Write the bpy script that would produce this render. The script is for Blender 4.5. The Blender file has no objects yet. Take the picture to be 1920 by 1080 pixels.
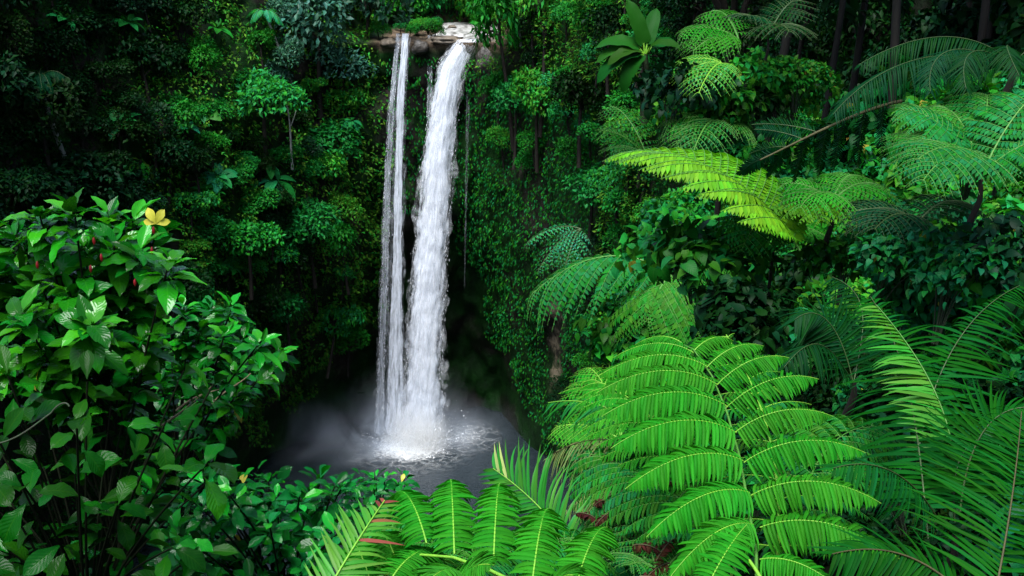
import bpy, math, random
import numpy as np
from mathutils import Vector, noise
from mathutils.bvhtree import BVHTree

rng = np.random.default_rng(11)
random.seed(11)
S = bpy.context.scene
COL = S.collection
R = math.radians
A = lambda *p: np.array(p, float)

# ------------------------------------------------------------------ camera
F = 2090.0
PITCH = R(16)
CP, SP = math.cos(PITCH), math.sin(PITCH)


def ray(px, py):
    a, b = (px - 960) / F, (540 - py) / F
    return A(a, CP + SP * b, -SP + CP * b)


def at(px, py, t):
    """the point that lies t metres ahead of the lookout at a place of the photograph"""
    return ray(px, py) * t


cam_d = bpy.data.cameras.new('camera')
cam = bpy.data.objects.new('camera', cam_d)
COL.objects.link(cam)
cam_d.sensor_width = 36
cam_d.lens = 36 * F / 1920
cam_d.clip_start = 0.1
cam_d.clip_end = 3000
cam.rotation_euler = (R(90) - PITCH, 0, 0)
S.camera = cam


# ------------------------------------------------------------------ mesh helpers
def unit(v):
    v = np.asarray(v, float)
    return v / np.maximum(np.linalg.norm(v, axis=-1, keepdims=True), 1e-9)


class MB:
    """collects quads and builds them as ONE mesh object"""

    def __init__(self):
        self.v, self.f, self.uv, self.m = [], [], [], []
        self.n = 0

    def add(self, v, f, uv=None, m=0):
        v = np.asarray(v, float).reshape(-1, 3)
        f = np.asarray(f, int).reshape(-1, 4)
        self.v.append(v)
        self.f.append(f + self.n)
        self.uv.append(np.zeros((len(v), 2)) if uv is None else np.asarray(uv, float))
        self.m.append(np.full(len(f), m))
        self.n += len(v)

    def inst(self, tmpl, M, P, m=0):
        """copies of a template leaf: M (k,3,3) frames with scale, P (k,3) places"""
        tv, tf, tuv = tmpl
        k, n = len(P), len(tv)
        if k == 0:
            return
        v = np.einsum('kij,nj->kni', M, tv) + np.asarray(P)[:, None, :]
        f = tf[None] + (np.arange(k) * n)[:, None, None]
        self.add(v.reshape(-1, 3), f.reshape(-1, 4), np.tile(tuv, (k, 1)), m)

    def build(self, name, mats, parent=None, origin=(0, 0, 0), smooth=True):
        v = np.concatenate(self.v) - np.asarray(origin, float)
        f = np.concatenate(self.f)
        uv = np.concatenate(self.uv)
        mi = np.concatenate(self.m)
        me = bpy.data.meshes.new(name)
        me.vertices.add(len(v))
        me.vertices.foreach_set('co', v.astype(np.float32).ravel())
        me.loops.add(f.size)
        me.loops.foreach_set('vertex_index', f.astype(np.int32).ravel())
        me.polygons.add(len(f))
        me.polygons.foreach_set('loop_start', np.arange(0, f.size, 4, dtype=np.int32))
        me.polygons.foreach_set('loop_total', np.full(len(f), 4, np.int32))
        me.polygons.foreach_set('material_index', mi.astype(np.int32))
        me.polygons.foreach_set('use_smooth', np.full(len(f), smooth))
        ul = me.uv_layers.new(name='UVMap')
        ul.data.foreach_set('uv', uv[f.ravel()].astype(np.float32).ravel())
        for m in (mats if isinstance(mats, (list, tuple)) else [mats]):
            me.materials.append(m)
        me.update(calc_edges=True)
        o = bpy.data.objects.new(name, me)
        COL.objects.link(o)
        if parent is not None:
            o.parent = parent
        return o


def tag(o, label=None, cat=None, group=None, kind=None):
    if label:
        o['label'] = label
    if cat:
        o['category'] = cat
    if group:
        o['group'] = group
    if kind:
        o['kind'] = kind
    return o


def thing(name, loc, label, cat, group=None):
    o = bpy.data.objects.new(name, None)
    COL.objects.link(o)
    o.location = Vector(loc)
    o.empty_display_size = 0.1
    return tag(o, label, cat, group)


def copy_thing(o, parent=None):
    c = o.copy()
    COL.objects.link(c)
    c.parent = parent
    for ch in list(o.children):
        copy_thing(ch, c)
    return c


def frames(d, n, s=1.0):
    """frames whose Y runs along d and whose Z is near n"""
    y = unit(d)
    x = unit(np.cross(y, n))
    z = np.cross(x, y)
    M = np.stack([x, y, z], axis=-1)
    s = np.asarray(s, float)
    if s.ndim == 1:
        s = s[:, None, None]
    return M * s


def sphere_dirs(k, r=None):
    return unit((r or rng).normal(size=(k, 3)))


def bez(p, n):
    """points and tangents of a Bezier curve of any degree"""
    p = np.asarray(p, float)
    d = len(p) - 1
    t = np.linspace(0, 1, n)
    pts = sum(math.comb(d, i) * ((1 - t) ** (d - i) * t ** i)[:, None] * p[i] for i in range(d + 1))
    dp = (p[1:] - p[:-1]) * d
    tan = sum(math.comb(d - 1, i) * ((1 - t) ** (d - 1 - i) * t ** i)[:, None] * dp[i] for i in range(d))
    return pts, unit(tan)


def tube(mb, pts, rad, sides=5, m=0):
    pts = np.asarray(pts, float)
    n = len(pts)
    rad = np.broadcast_to(np.asarray(rad, float), (n,))
    tan = unit(np.gradient(pts, axis=0))
    ref = A(0.3, 0.2, 1.0) if abs(tan[0, 2]) < 0.9 else A(1, 0.2, 0.1)
    x = unit(np.cross(tan, ref))
    y = np.cross(tan, x)
    a = np.linspace(0, 2 * math.pi, sides, endpoint=False)
    v = pts[:, None] + rad[:, None, None] * (np.cos(a)[None, :, None] * x[:, None] + np.sin(a)[None, :, None] * y[:, None])
    i = np.arange(n - 1)[:, None] * sides
    j = np.arange(sides)[None]
    k = (j + 1) % sides
    f = np.stack([i + j, i + k, i + sides + k, i + sides + j], -1)
    uv = np.stack(np.broadcast_arrays(np.arange(sides)[None] / sides, np.linspace(0, 1, n)[:, None]), -1)
    mb.add(v.reshape(-1, 3), f.reshape(-1, 4), uv.reshape(-1, 2), m)


def leaf_t(n=4, w=0.2, prof='ovate', fold=0.25, curl=0.2, across=1, wave=0.0, stalk=0.0):
    """a leaf of length 1 along +Y, face up; across = quads on either side of the midrib"""
    t = np.linspace(0, 1, n + 1)
    if prof == 'ovate':
        h = np.sin(math.pi * np.clip(t, 0, 1) ** 0.85) ** 0.85
    elif prof == 'heart':
        h = np.clip(np.sin(math.pi * (0.16 + 0.84 * t) ** 0.72), 0, 1)
    elif prof == 'obov':
        h = np.sin(math.pi * t ** 1.45) ** 0.8
    elif prof == 'blade':
        h = np.clip(1 - t ** 2.2, 0, 1) * np.clip(0.55 + 3 * t, 0, 1)
    elif prof == 'oblong':
        h = np.clip(1 - t ** 5, 0, 1) ** 0.7 * np.clip(0.75 + 3 * t, 0, 1)
    h = np.maximum(h, 0.03) * w
    c = np.linspace(-1, 1, 2 * across + 1)
    ang = curl * t
    y = np.where(curl == 0, t, np.sin(np.maximum(ang, 1e-6)) / max(curl, 1e-6)) if curl else t
    z0 = -(1 - np.cos(ang)) / curl if curl else 0 * t
    X = h[:, None] * c[None]
    Z = z0[:, None] + fold * np.abs(X) + wave * w * np.sin(t * 17)[:, None] * c[None] ** 2 * np.sign(c)[None]
    Y = np.broadcast_to(y[:, None], X.shape)
    v = np.stack([X, Y + stalk, Z], -1).reshape(-1, 3)
    m = 2 * across + 1
    i = np.arange(n)[:, None] * m
    j = np.arange(m - 1)[None]
    f = np.stack([i + j, i + j + 1, i + m + j + 1, i + m + j], -1).reshape(-1, 4)
    uv = np.stack(np.broadcast_arrays((c * 0.5 + 0.5)[None], t[:, None]), -1).reshape(-1, 2)
    return v, f, uv


# ------------------------------------------------------------------ materials
def new_mat(name):
    m = bpy.data.materials.new(name)
    m.use_nodes = True
    nt = m.node_tree
    nt.nodes.clear()
    return m, nt


def nd(nt, kind, _out=None, **kw):
    n = nt.nodes.new(kind)
    for k, v in kw.items():
        if k[0] == '_':
            setattr(n, k[1:], v)
            continue
        key = int(k[1:]) if k[0] == 'i' and k[1:].isdigit() else k.replace('_', ' ')
        s = n.inputs[key]
        if isinstance(v, bpy.types.NodeSocket):
            nt.links.new(v, s)
        else:
            s.default_value = v
    return n


def rgba(c):
    return (c[0], c[1], c[2], 1)


def math_n(nt, op, a, b=0.0, c=0.0, clamp=False):
    n = nd(nt, 'ShaderNodeMath', _operation=op, i0=a, i1=b, i2=c)
    n.use_clamp = clamp
    return n.outputs[0]


def ramp(nt, fac, lo, hi, a=0.0, b=1.0):
    n = nd(nt, 'ShaderNodeMapRange', i0=fac, i1=lo, i2=hi, i3=a, i4=b)
    return n.outputs[0]


def mix_c(nt, fac, a, b, mode='MIX'):
    n = nt.nodes.new('ShaderNodeMix')
    n.data_type = 'RGBA'
    n.blend_type = mode
    for k, v in ((0, fac), (6, a), (7, b)):
        if isinstance(v, bpy.types.NodeSocket):
            nt.links.new(v, n.inputs[k])
        else:
            n.inputs[k].default_value = v if k == 0 else rgba(v)
    return n.outputs[2]


def leaf_mat(name, col, var=0.5, hue=0.03, rough=0.45, trans=0.25, spec=0.4, objvar=0.35, vein=False, tcol=None, old=0.0, oldcol=(0.25, 0.22, 0.03)):
    m, nt = new_mat(name)
    geo = nd(nt, 'ShaderNodeNewGeometry')
    oi = nd(nt, 'ShaderNodeObjectInfo')
    r1 = geo.outputs['Random Per Island']
    r2 = oi.outputs['Random']
    v = math_n(nt, 'MULTIPLY', ramp(nt, r1, 0, 1, 1 - var / 2, 1 + var / 2), ramp(nt, r2, 0, 1, 1 - objvar / 2, 1 + objvar / 2))
    h = math_n(nt, 'ADD', ramp(nt, math_n(nt, 'FRACT', math_n(nt, 'MULTIPLY', r1, 7.13)), 0, 1, 0.5 - hue, 0.5 + hue), ramp(nt, math_n(nt, 'FRACT', math_n(nt, 'MULTIPLY', r2, 3.7)), 0, 1, -hue, hue))
    base = rgba(col)
    if old:
        pick = math_n(nt, 'GREATER_THAN', math_n(nt, 'FRACT', math_n(nt, 'MULTIPLY', r1, 23.7)), 1 - old)
        base = mix_c(nt, pick, col, oldcol)
    bump = None
    if vein:
        uv = nd(nt, 'ShaderNodeUVMap').outputs[0]
        sx = nd(nt, 'ShaderNodeSeparateXYZ', i0=uv)
        du = math_n(nt, 'ABSOLUTE', math_n(nt, 'SUBTRACT', sx.outputs[0], 0.5))
        # side veins run from the midrib towards the tip
        ph = math_n(nt, 'SUBTRACT', math_n(nt, 'MULTIPLY', sx.outputs[1], 9.0), math_n(nt, 'MULTIPLY', du, 5.0))
        tri = math_n(nt, 'ABSOLUTE', math_n(nt, 'SUBTRACT', math_n(nt, 'FRACT', ph), 0.5))
        side = ramp(nt, tri, 0.0, 0.09, 0.55, 0.0)
        mid = ramp(nt, du, 0.012, 0.04, 1.0, 0.0)
        vn = math_n(nt, 'MAXIMUM', side, mid)
        pale = (min(1, col[0] * 2.2 + 0.02), min(1, col[1] * 1.7 + 0.02), col[2] * 1.5)
        base = mix_c(nt, math_n(nt, 'MULTIPLY', vn, 0.20), base, pale)
        hgt = math_n(nt, 'ADD', math_n(nt, 'MULTIPLY', tri, 1.0), math_n(nt, 'MULTIPLY', mid, -0.5))
        bump = nd(nt, 'ShaderNodeBump', Strength=0.16, Distance=0.012, Height=hgt).outputs[0]
    hsv = nd(nt, 'ShaderNodeHueSaturation', Hue=h, Saturation=1.0, Value=v, Color=base)
    c = hsv.outputs[0]
    p = nd(nt, 'ShaderNodeBsdfPrincipled', Base_Color=c, Roughness=rough)
    p.inputs['Specular IOR Level'].default_value = spec * 0.5
    tc = mix_c(nt, 1.0, c, tcol or (1.0, 1.1, 0.35), 'MULTIPLY')
    tr = nd(nt, 'ShaderNodeBsdfTranslucent', Color=tc)
    if bump:
        nt.links.new(bump, p.inputs['Normal'])
    mx = nd(nt, 'ShaderNodeMixShader', i0=trans, i1=p.outputs[0], i2=tr.outputs[0])
    nd(nt, 'ShaderNodeOutputMaterial', Surface=mx.outputs[0])
    return m


def plain_mat(name, c1, c2, scale=8.0, rough=0.7, spec=0.3, stretch=(1, 1, 1), bump=0.3, dist=0.02, detail=6):
    m, nt = new_mat(name)
    tc = nd(nt, 'ShaderNodeTexCoord')
    mp = nd(nt, 'ShaderNodeMapping', Vector=tc.outputs['Object'])
    mp.inputs['Scale'].default_value = stretch
    nz = nd(nt, 'ShaderNodeTexNoise', Vector=mp.outputs[0], Scale=scale, Detail=detail, Roughness=0.65)
    f = ramp(nt, nz.outputs[0], 0.35, 0.65)
    c = mix_c(nt, f, c1, c2)
    b = nd(nt, 'ShaderNodeBump', Strength=bump, Distance=dist, Height=nz.outputs[0])
    p = nd(nt, 'ShaderNodeBsdfPrincipled', Base_Color=c, Roughness=rough, Normal=b.outputs[0])
    p.inputs['Specular IOR Level'].default_value = spec
    nd(nt, 'ShaderNodeOutputMaterial', Surface=p.outputs[0])
    return m


G = {}
G['cliff'] = leaf_mat('cliff_leaf', (0.012, 0.16, 0.012), var=1.0, hue=0.04, rough=0.55, trans=0.15, spec=0.12)
G['hang'] = leaf_mat('hanging_leaf', (0.010, 0.118, 0.006), var=0.9, hue=0.035, rough=0.6, trans=0.15, spec=0.10)
G['dark'] = leaf_mat('dark_leaf', (0.0015, 0.018, 0.003), var=0.9, rough=0.5, trans=0.1, spec=0.12)  # leaf colour darkened to stand in for shade at far left and upper right
G['shade'] = leaf_mat('shade_painted_leaf', (0.002, 0.036, 0.004), var=1.1, rough=0.6, trans=0.1, spec=0.06)  # wall leaf with the shade of the far ends put into its colour
G['mid'] = leaf_mat('mid_leaf', (0.008, 0.135, 0.015), var=0.9, hue=0.015, rough=0.5, trans=0.2, spec=0.14)
G['bright'] = leaf_mat('bright_leaf', (0.012, 0.175, 0.018), var=0.8, rough=0.5, trans=0.25, spec=0.14)
G['blue'] = leaf_mat('blue_leaf', (0.020, 0.082, 0.050), var=0.8, rough=0.45, trans=0.1, spec=0.3)
G['rosette'] = leaf_mat('rosette_leaf', (0.010, 0.17, 0.04), var=0.4, rough=0.5, trans=0.2, spec=0.2, vein=True)
G['banana'] = leaf_mat('banana_leaf', (0.004, 0.06, 0.008), var=0.3, rough=0.5, trans=0.3, spec=0.12, vein=False)
G['gloss'] = leaf_mat('glossy_leaf', (0.003, 0.092, 0.003), var=0.9, hue=0.014, rough=0.16, trans=0.25, spec=0.34, vein=True, objvar=0.0, old=0.004)
G['gloss_new'] = leaf_mat('young_glossy_leaf', (0.018, 0.21, 0.006), var=0.5, hue=0.012, rough=0.16, trans=0.3, spec=0.6, vein=True, objvar=0.0)
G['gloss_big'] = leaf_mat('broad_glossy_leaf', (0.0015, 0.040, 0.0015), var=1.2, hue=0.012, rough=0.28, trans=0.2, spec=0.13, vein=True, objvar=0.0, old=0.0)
G['heart'] = leaf_mat('heart_leaf', (0.004, 0.075, 0.010), var=1.0, hue=0.03, rough=0.38, trans=0.22, spec=0.12, vein=True, objvar=0.4, old=0.012)
G['heart_new'] = leaf_mat('bright_heart_leaf', (0.008, 0.15, 0.013), var=0.9, hue=0.03, rough=0.4, trans=0.28, spec=0.13, vein=True, objvar=0.3, old=0.015)
G['fern'] = leaf_mat('fern_leaf', (0.017, 0.17, 0.008), var=0.45, hue=0.005, rough=0.5, trans=0.3, spec=0.08, objvar=0.15)
G['fern_yellow'] = leaf_mat('yellow_fern_leaf', (0.075, 0.255, 0.008), var=0.5, hue=0.012, rough=0.5, trans=0.3, spec=0.15, objvar=0.1)
G['fern_mid'] = leaf_mat('mid_fern_leaf', (0.008, 0.115, 0.010), var=0.5, hue=0.02, rough=0.5, trans=0.25, spec=0.08)
G['fern_dark'] = leaf_mat('dark_fern_leaf', (0.0015, 0.032, 0.008), var=0.4, hue=0.02, rough=0.5, trans=0.2, spec=0.08)  # base colour lowered in place of real forest shade on these fronds
G['palm'] = leaf_mat('palm_leaf', (0.0025, 0.054, 0.005), var=0.6, hue=0.012, rough=0.55, trans=0.2, spec=0.05)
G['palm_light'] = leaf_mat('light_palm_leaf', (0.028, 0.165, 0.014), var=0.4, hue=0.02, rough=0.4, trans=0.25, spec=0.25)
G['dry'] = leaf_mat('dry_leaf', (0.09, 0.16, 0.045), var=0.7, hue=0.03, rough=0.6, trans=0.15, spec=0.15)
G['pale_tip'] = leaf_mat('pale_leaflet', (0.28, 0.34, 0.10), var=0.4, hue=0.02, rough=0.5, trans=0.2, spec=0.3)
G['red_tip'] = leaf_mat('red_leaflet_tip', (0.13, 0.062, 0.022), var=0.6, hue=0.03, rough=0.5, trans=0.2, spec=0.2)
G['dead'] = leaf_mat('dead_leaf', (0.035, 0.012, 0.006), var=1.0, hue=0.03, rough=0.7, trans=0.05, spec=0.1)
G['yellow'] = leaf_mat('yellow_leaf', (0.34, 0.30, 0.03), var=0.4, hue=0.02, rough=0.45, trans=0.3, spec=0.3, vein=True, objvar=0.0)
G['rach'] = plain_mat('fern_midrib', (0.13, 0.30, 0.02), (0.09, 0.25, 0.016), 30, 0.5)
G['rach_green'] = plain_mat('green_midrib', (0.05, 0.17, 0.02), (0.04, 0.13, 0.015), 30, 0.5)
G['rach_dark'] = plain_mat('dark_midrib', (0.03, 0.06, 0.012), (0.02, 0.045, 0.01), 30, 0.5)
G['rach_brown'] = plain_mat('brown_midrib', (0.05, 0.045, 0.012), (0.03, 0.028, 0.008), 30, 0.6)
G['bark'] = plain_mat('bark', (0.006, 0.005, 0.003), (0.018, 0.014, 0.010), 6, 0.8, stretch=(1, 1, 0.25))
G['bark_pale'] = plain_mat('pale_bark', (0.30, 0.31, 0.28), (0.18, 0.19, 0.17), 6, 0.8, stretch=(1, 1, 0.25))
G['twig'] = plain_mat('dry_twig', (0.22, 0.17, 0.10), (0.12, 0.09, 0.05), 20, 0.8)
G['stem'] = plain_mat('green_stem', (0.012, 0.035, 0.008), (0.016, 0.016, 0.008), 20, 0.6)
G['stem_dark'] = plain_mat('dark_stem', (0.003, 0.007, 0.002), (0.006, 0.006, 0.003), 20, 0.8, spec=0.05)
G['berry'] = plain_mat('berry', (0.16, 0.006, 0.008), (0.10, 0.004, 0.006), 20, 0.3, bump=0.0)
G['soil'] = plain_mat('forest_soil', (0.004, 0.004, 0.003), (0.008, 0.010, 0.004), 3, 0.95, spec=0.03, bump=0.8, dist=0.1)
G['rock'] = plain_mat('wet_rock', (0.045, 0.036, 0.026), (0.15, 0.12, 0.085), 0.9, 0.5, spec=0.4, bump=1.0, dist=0.35, detail=9)
G['rock_tan'] = plain_mat('tan_rock', (0.05, 0.05, 0.03), (0.26, 0.22, 0.15), 0.7, 0.8, spec=0.2, bump=1.0, dist=0.35, detail=9, stretch=(1, 1, 0.5))
G['rock_dark'] = plain_mat('dark_rock', (0.018, 0.016, 0.014), (0.05, 0.043, 0.035), 0.8, 0.4, spec=0.4, bump=1.0, dist=0.35, detail=9)

# ------------------------------------------------------------------ light and air
w = bpy.data.worlds.new('World')
S.world = w
w.use_nodes = True
wn = w.node_tree
SUN_EL, SUN_DIR = R(68), A(-0.30, -0.72, 0)
sky = wn.nodes.new('ShaderNodeTexSky')
sky.sky_type = 'NISHITA'
sky.sun_disc = False
sky.sun_elevation = SUN_EL
sky.sun_rotation = math.atan2(SUN_DIR[0], SUN_DIR[1])
sky.air_density = 1.0
sky.dust_density = 2.5
sky.ozone_density = 1.0
wn.links.new(sky.outputs[0], wn.nodes['Background'].inputs[0])
wn.nodes['Background'].inputs[1].default_value = 0.055
sd = bpy.data.lights.new('sun', 'SUN')
sd.energy = 1.5
sd.angle = R(34)
sd.color = (0.97, 0.99, 1.0)
sun = bpy.data.objects.new('sun', sd)
COL.objects.link(sun)
d = unit(SUN_DIR) * math.cos(SUN_EL) + A(0, 0, math.sin(SUN_EL))
sun.rotation_euler = Vector(d).to_track_quat('Z', 'Y').to_euler()

vs = S.view_settings
S.display_settings.display_device = 'sRGB'
vs.view_transform = 'Standard'
vs.look = 'None'
vs.exposure = 2.5
vs.gamma = 1.0
vs.use_curve_mapping = False
S.render.film_transparent = False
cy = S.cycles
cy.use_denoising = True
cy.max_bounces = 8
cy.diffuse_bounces = 2
cy.glossy_bounces = 2
cy.transmission_bounces = 3
cy.volume_bounces = 4
cy.transparent_max_bounces = 24
cy.use_adaptive_sampling = True
cy.adaptive_threshold = 0.02
cy.caustics_reflective = False
cy.caustics_refractive = False


# ------------------------------------------------------------------ the gorge wall
POOL_Z = -61.0


def fbm(x, y, z, octs=4):
    return noise.fractal(Vector((x, y, z)), 1.0, 2.0, octs, noise_basis='PERLIN_ORIGINAL')


ZL = [-66, -55, -45, -35, -25, -16, -8.6]
# bearing (x / y), distance y at each level, then (dy, z) three times behind the rim
WALL = [
    (-1.00, [44, 43, 42, 42, 42, 43, 44], [(4, 2), (9, 14), (20, 34)]),
    (-0.75, [55, 54, 53, 53, 53, 54, 56], [(4, 2), (9, 14), (20, 34)]),
    (-0.55, [80, 79, 77, 76, 76, 77, 80], [(4, 2), (10, 15), (22, 34)]),
    (-0.46, [94, 93, 91, 90, 90, 91, 95], [(4, 2), (11, 16), (24, 36)]),
    (-0.36, [112, 110, 107, 104, 104, 106, 110], [(4, 2), (11, 16), (26, 36)]),
    (-0.27, [128, 126, 121, 117, 117, 119, 124], [(4, 0), (14, 14), (34, 34)]),
    (-0.20, [141, 140, 133, 127, 128, 131, 135], [(6, 0), (16, 12), (36, 32)]),
    (-0.155, [146, 146, 141, 135, 136, 138, 140], [(10, -2), (20, 8), (40, 30)]),
    (-0.125, [149, 150, 146, 142, 140.5, 140.2, 140.5], [(28, -8.25), (33, 0), (54, 28)]),
    (-0.10, [149, 150, 147, 144, 142, 141.3, 141], [(31, -8.2), (36, 0), (58, 26)]),
    (-0.06, [149, 150, 147, 144, 142, 141.3, 141], [(32, -8.2), (38, 0), (60, 26)]),
    (-0.035, [149, 150, 147, 143, 141, 140.5, 140], [(32, -8.2), (38, 0), (60, 26)]),
    (-0.012, [147, 148, 144, 138, 136.5, 137, 139], [(28, -8.1), (33, 1), (52, 28)]),
    (0.008, [141, 140, 136, 133, 131, 131, 133], [(6, 0), (13, 12), (32, 32)]),
    (0.04, [133, 132, 129, 126, 124, 123, 124], [(4, 0), (12, 12), (26, 32)]),
    (0.08, [122, 120, 116, 112, 108, 106, 106], [(3, 0), (9, 12), (22, 32)]),
    (0.14, [106, 104, 99, 93, 88, 85, 84], [(2, 0), (8, 12), (20, 32)]),
    (0.22, [88, 86, 81, 75, 69, 66, 64], [(2, 0), (8, 12), (18, 32)]),
    (0.35, [70, 68, 62, 54, 50, 47, 45], [(2, 0), (8, 12), (18, 32)]),
    (0.60, [52, 50, 46, 42, 38, 36, 34], [(2, 0), (8, 12), (18, 32)]),
    (1.00, [42, 40, 36, 32, 30, 28, 26], [(2, 0), (8, 12), (18, 32)]),
]
az0 = A(*[c[0] for c in WALL])
Y0 = np.array([c[1] + [c[1][-1] + q[0] for q in c[2]] for c in WALL], float)
Z0 = np.array([ZL + [q[1] for q in c[2]] for c in WALL], float)
NA, NV = 420, 150
azs = np.interp(np.linspace(0, 1, NA), np.linspace(0, 1, 9), [-1.0, -0.6, -0.36, -0.22, -0.13, -0.05, 0.03, 0.2, 1.0])
vk = np.arange(Y0.shape[1])
vv = np.linspace(0, vk[-1], NV)
Yg = np.array([np.interp(azs, az0, Y0[:, k]) for k in vk]).T
Zg = np.array([np.interp(azs, az0, Z0[:, k]) for k in vk]).T
Yg = np.array([np.interp(vv, vk, r) for r in Yg])
Zg = np.array([np.interp(vv, vk, r) for r in Zg])
cv = np.zeros((NA, NV, 3))
for i in range(NA):
    for j in range(NV):
        a, y, z = azs[i], Yg[i, j], Zg[i, j]
        lip = vv[j] > 5.4 and -0.118 < a < -0.008
        amp = 0.5 if lip else 2.6
        n = fbm(a * 16, y * 0.03, z * 0.085) * amp + fbm(a * 60 + 9, y * 0.1, z * 0.25, 3) * (0.45 if lip else 1.0)
        if lip and vv[j] >= 6:
            y2, z2 = y, z + 0.45 * fbm(a * 90, y * 0.22, 3) - 0.2
        else:
            y2, z2 = y + n, z
        cv[i, j] = (a * y2, y2, z2)
m = MB()
ii = np.arange(NA - 1)[:, None] * NV
jj = np.arange(NV - 1)[None]
cf = np.stack([ii + jj, ii + NV + jj, ii + NV + jj + 1, ii + jj + 1], -1).reshape(-1, 4)
cvf = cv.reshape(-1, 3)
m.add(cvf, cf)
cm, nt = new_mat('gorge_rock')
tc = nd(nt, 'ShaderNodeTexCoord')
geo = nd(nt, 'ShaderNodeNewGeometry')
n1 = nd(nt, 'ShaderNodeTexNoise', Vector=tc.outputs['Object'], Scale=0.35, Detail=9, Roughness=0.7)
n2 = nd(nt, 'ShaderNodeTexNoise', Vector=tc.outputs['Object'], Scale=0.12, Detail=5)
sz = nd(nt, 'ShaderNodeSeparateXYZ', i0=tc.outputs['Object'])
rock = mix_c(nt, ramp(nt, n1.outputs[0], 0.35, 0.68), (0.006, 0.006, 0.005), (0.028, 0.024, 0.018))
moss = mix_c(nt, ramp(nt, n1.outputs[0], 0.4, 0.6), (0.002, 0.012, 0.002), (0.004, 0.03, 0.003))
# the ledge of the lip is bare brown rock, the rest of the wall carries moss
sx = sz.outputs[0]
ledge = math_n(nt, 'MULTIPLY', ramp(nt, sz.outputs[2], -10.2, -9.2), math_n(nt, 'MULTIPLY', math_n(nt, 'MULTIPLY', ramp(nt, sx, -18.0, -16.5), ramp(nt, sz.outputs[2], -6.6, -7.4)), ramp(nt, sx, 0.3, -0.8)))
c = mix_c(nt, ramp(nt, n2.outputs[0], 0.42, 0.52), rock, moss)
brown = mix_c(nt, ramp(nt, n1.outputs[0], 0.38, 0.62), (0.022, 0.016, 0.010), (0.12, 0.085, 0.055))
tan = mix_c(nt, ramp(nt, n1.outputs[0], 0.38, 0.62), (0.02, 0.025, 0.012), (0.15, 0.125, 0.085))
brg = math_n(nt, 'ADD', math_n(nt, 'DIVIDE', sx, sz.outputs[1]), math_n(nt, 'MULTIPLY', n2.outputs[0], 0.008))
scar = math_n(nt, 'MULTIPLY', ramp(nt, n1.outputs[0], 0.47, 0.58), math_n(nt, 'MULTIPLY', ramp(nt, math_n(nt, 'ABSOLUTE', math_n(nt, 'SUBTRACT', brg, 0.046)), 0.003, 0.009, 1.0, 0.0), math_n(nt, 'MULTIPLY', ramp(nt, sz.outputs[2], -52.0, -48.0), ramp(nt, sz.outputs[2], -37.0, -40.0))))
c = mix_c(nt, scar, c, tan)
c = mix_c(nt, ledge, c, brown)
b = nd(nt, 'ShaderNodeBump', Strength=1.0, Distance=0.5, Height=n1.outputs[0])
p = nd(nt, 'ShaderNodeBsdfPrincipled', Base_Color=c, Roughness=0.7, Normal=b.outputs[0])
p.inputs['Specular IOR Level'].default_value = 0.12
nd(nt, 'ShaderNodeOutputMaterial', Surface=p.outputs[0])
cliff = m.build('cliff_terrain', cm)
tag(cliff, 'dark rock walls of the gorge round the plunge pool', kind='structure')
BV = BVHTree.FromPolygons([tuple(p) for p in cvf], [tuple(int(k) for k in f) for f in cf])


def on_cliff(px, py):
    d = unit(ray(px, py))
    h = BV.ray_cast(Vector((0, 0, 0)), Vector(d), 400)
    if h[0] is None:
        return None
    n = np.array(h[1])
    if n @ d > 0:
        n = -n
    return np.array(h[0]), n


# ------------------------------------------------------------------ near hillside
CT = [(0, 0, -1.9), (-4, 0, -2), (3, 0, -2.2), (-3, 3.5, -3.4), (-2, 6, -6.5), (-5, 8, -7), (-1, 4, -4.0), (0, 3, -3.2),
      (0.5, 5, -5.2), (-8, 4, -3.5), (2, 3, -3.0), (1.2, 5, -4.4), (3, 5, -3.7), (5, 5, -3.0), (1, 9, -8), (2, 9, -5.6),
      (4, 10, -4.0), (7, 10, -2.7), (2, 16, -9.0), (3.2, 16, -6.2), (5, 16, -4.2), (9, 16, -2.0), (2.2, 25, -14), (4, 25, -8.6),
      (7, 25, -5.0), (12, 25, -1.0), (4, 40, -16), (7, 40, -12), (12, 40, -7), (20, 40, 2), (2.2, 40, -25), (5, 60, -24),
      (9, 60, -16), (16, 60, -9), (27, 60, 3), (-3, 12, -14), (-8, 14, -14), (-15, 10, -9), (0, 15, -18), (-5, 25, -32),
      (0, 30, -36), (0, 60, -62), (-20, 40, -55), (-25, 20, -26), (5.5, 80, -58), (12, 80, -34), (22, 80, -14), (10, 3, -2), (14, 10, -1.5),
      (20, 20, 3), (30, 40, 9), (-30, 60, -64), (-10, 90, -66), (-25, 0, -6), (0, -6, -1.5), (12, -6, 0), (-14, -6, -2), (18, 95, -40), (0, 95, -66)]
CT = np.array(CT, float)


def tps_fit(P, z, lam=0.02):
    n = len(P)
    r = np.linalg.norm(P[:, None] - P[None], axis=-1)
    K = np.where(r > 0, r ** 2 * np.log(np.maximum(r, 1e-9)), 0) + lam * np.eye(n)
    B = np.c_[np.ones(n), P]
    M = np.block([[K, B], [B.T, np.zeros((3, 3))]])
    return np.linalg.solve(M, np.r_[z, 0, 0, 0])


# fitted in a space where near ground gets more room than far ground
def sq(P):
    r = np.linalg.norm(P, axis=-1, keepdims=True)
    return P / np.maximum(r, 1e-6) * np.log1p(r / 3.0)


TW = tps_fit(sq(CT[:, :2]), CT[:, 2])


def hill_z(P):
    Q = sq(np.asarray(P, float))
    C = sq(CT[:, :2])
    r = np.linalg.norm(Q[:, None] - C[None], axis=-1)
    K = np.where(r > 0, r ** 2 * np.log(np.maximum(r, 1e-9)), 0)
    return K @ TW[:-3] + np.c_[np.ones(len(Q)), Q] @ TW[-3:]


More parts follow.
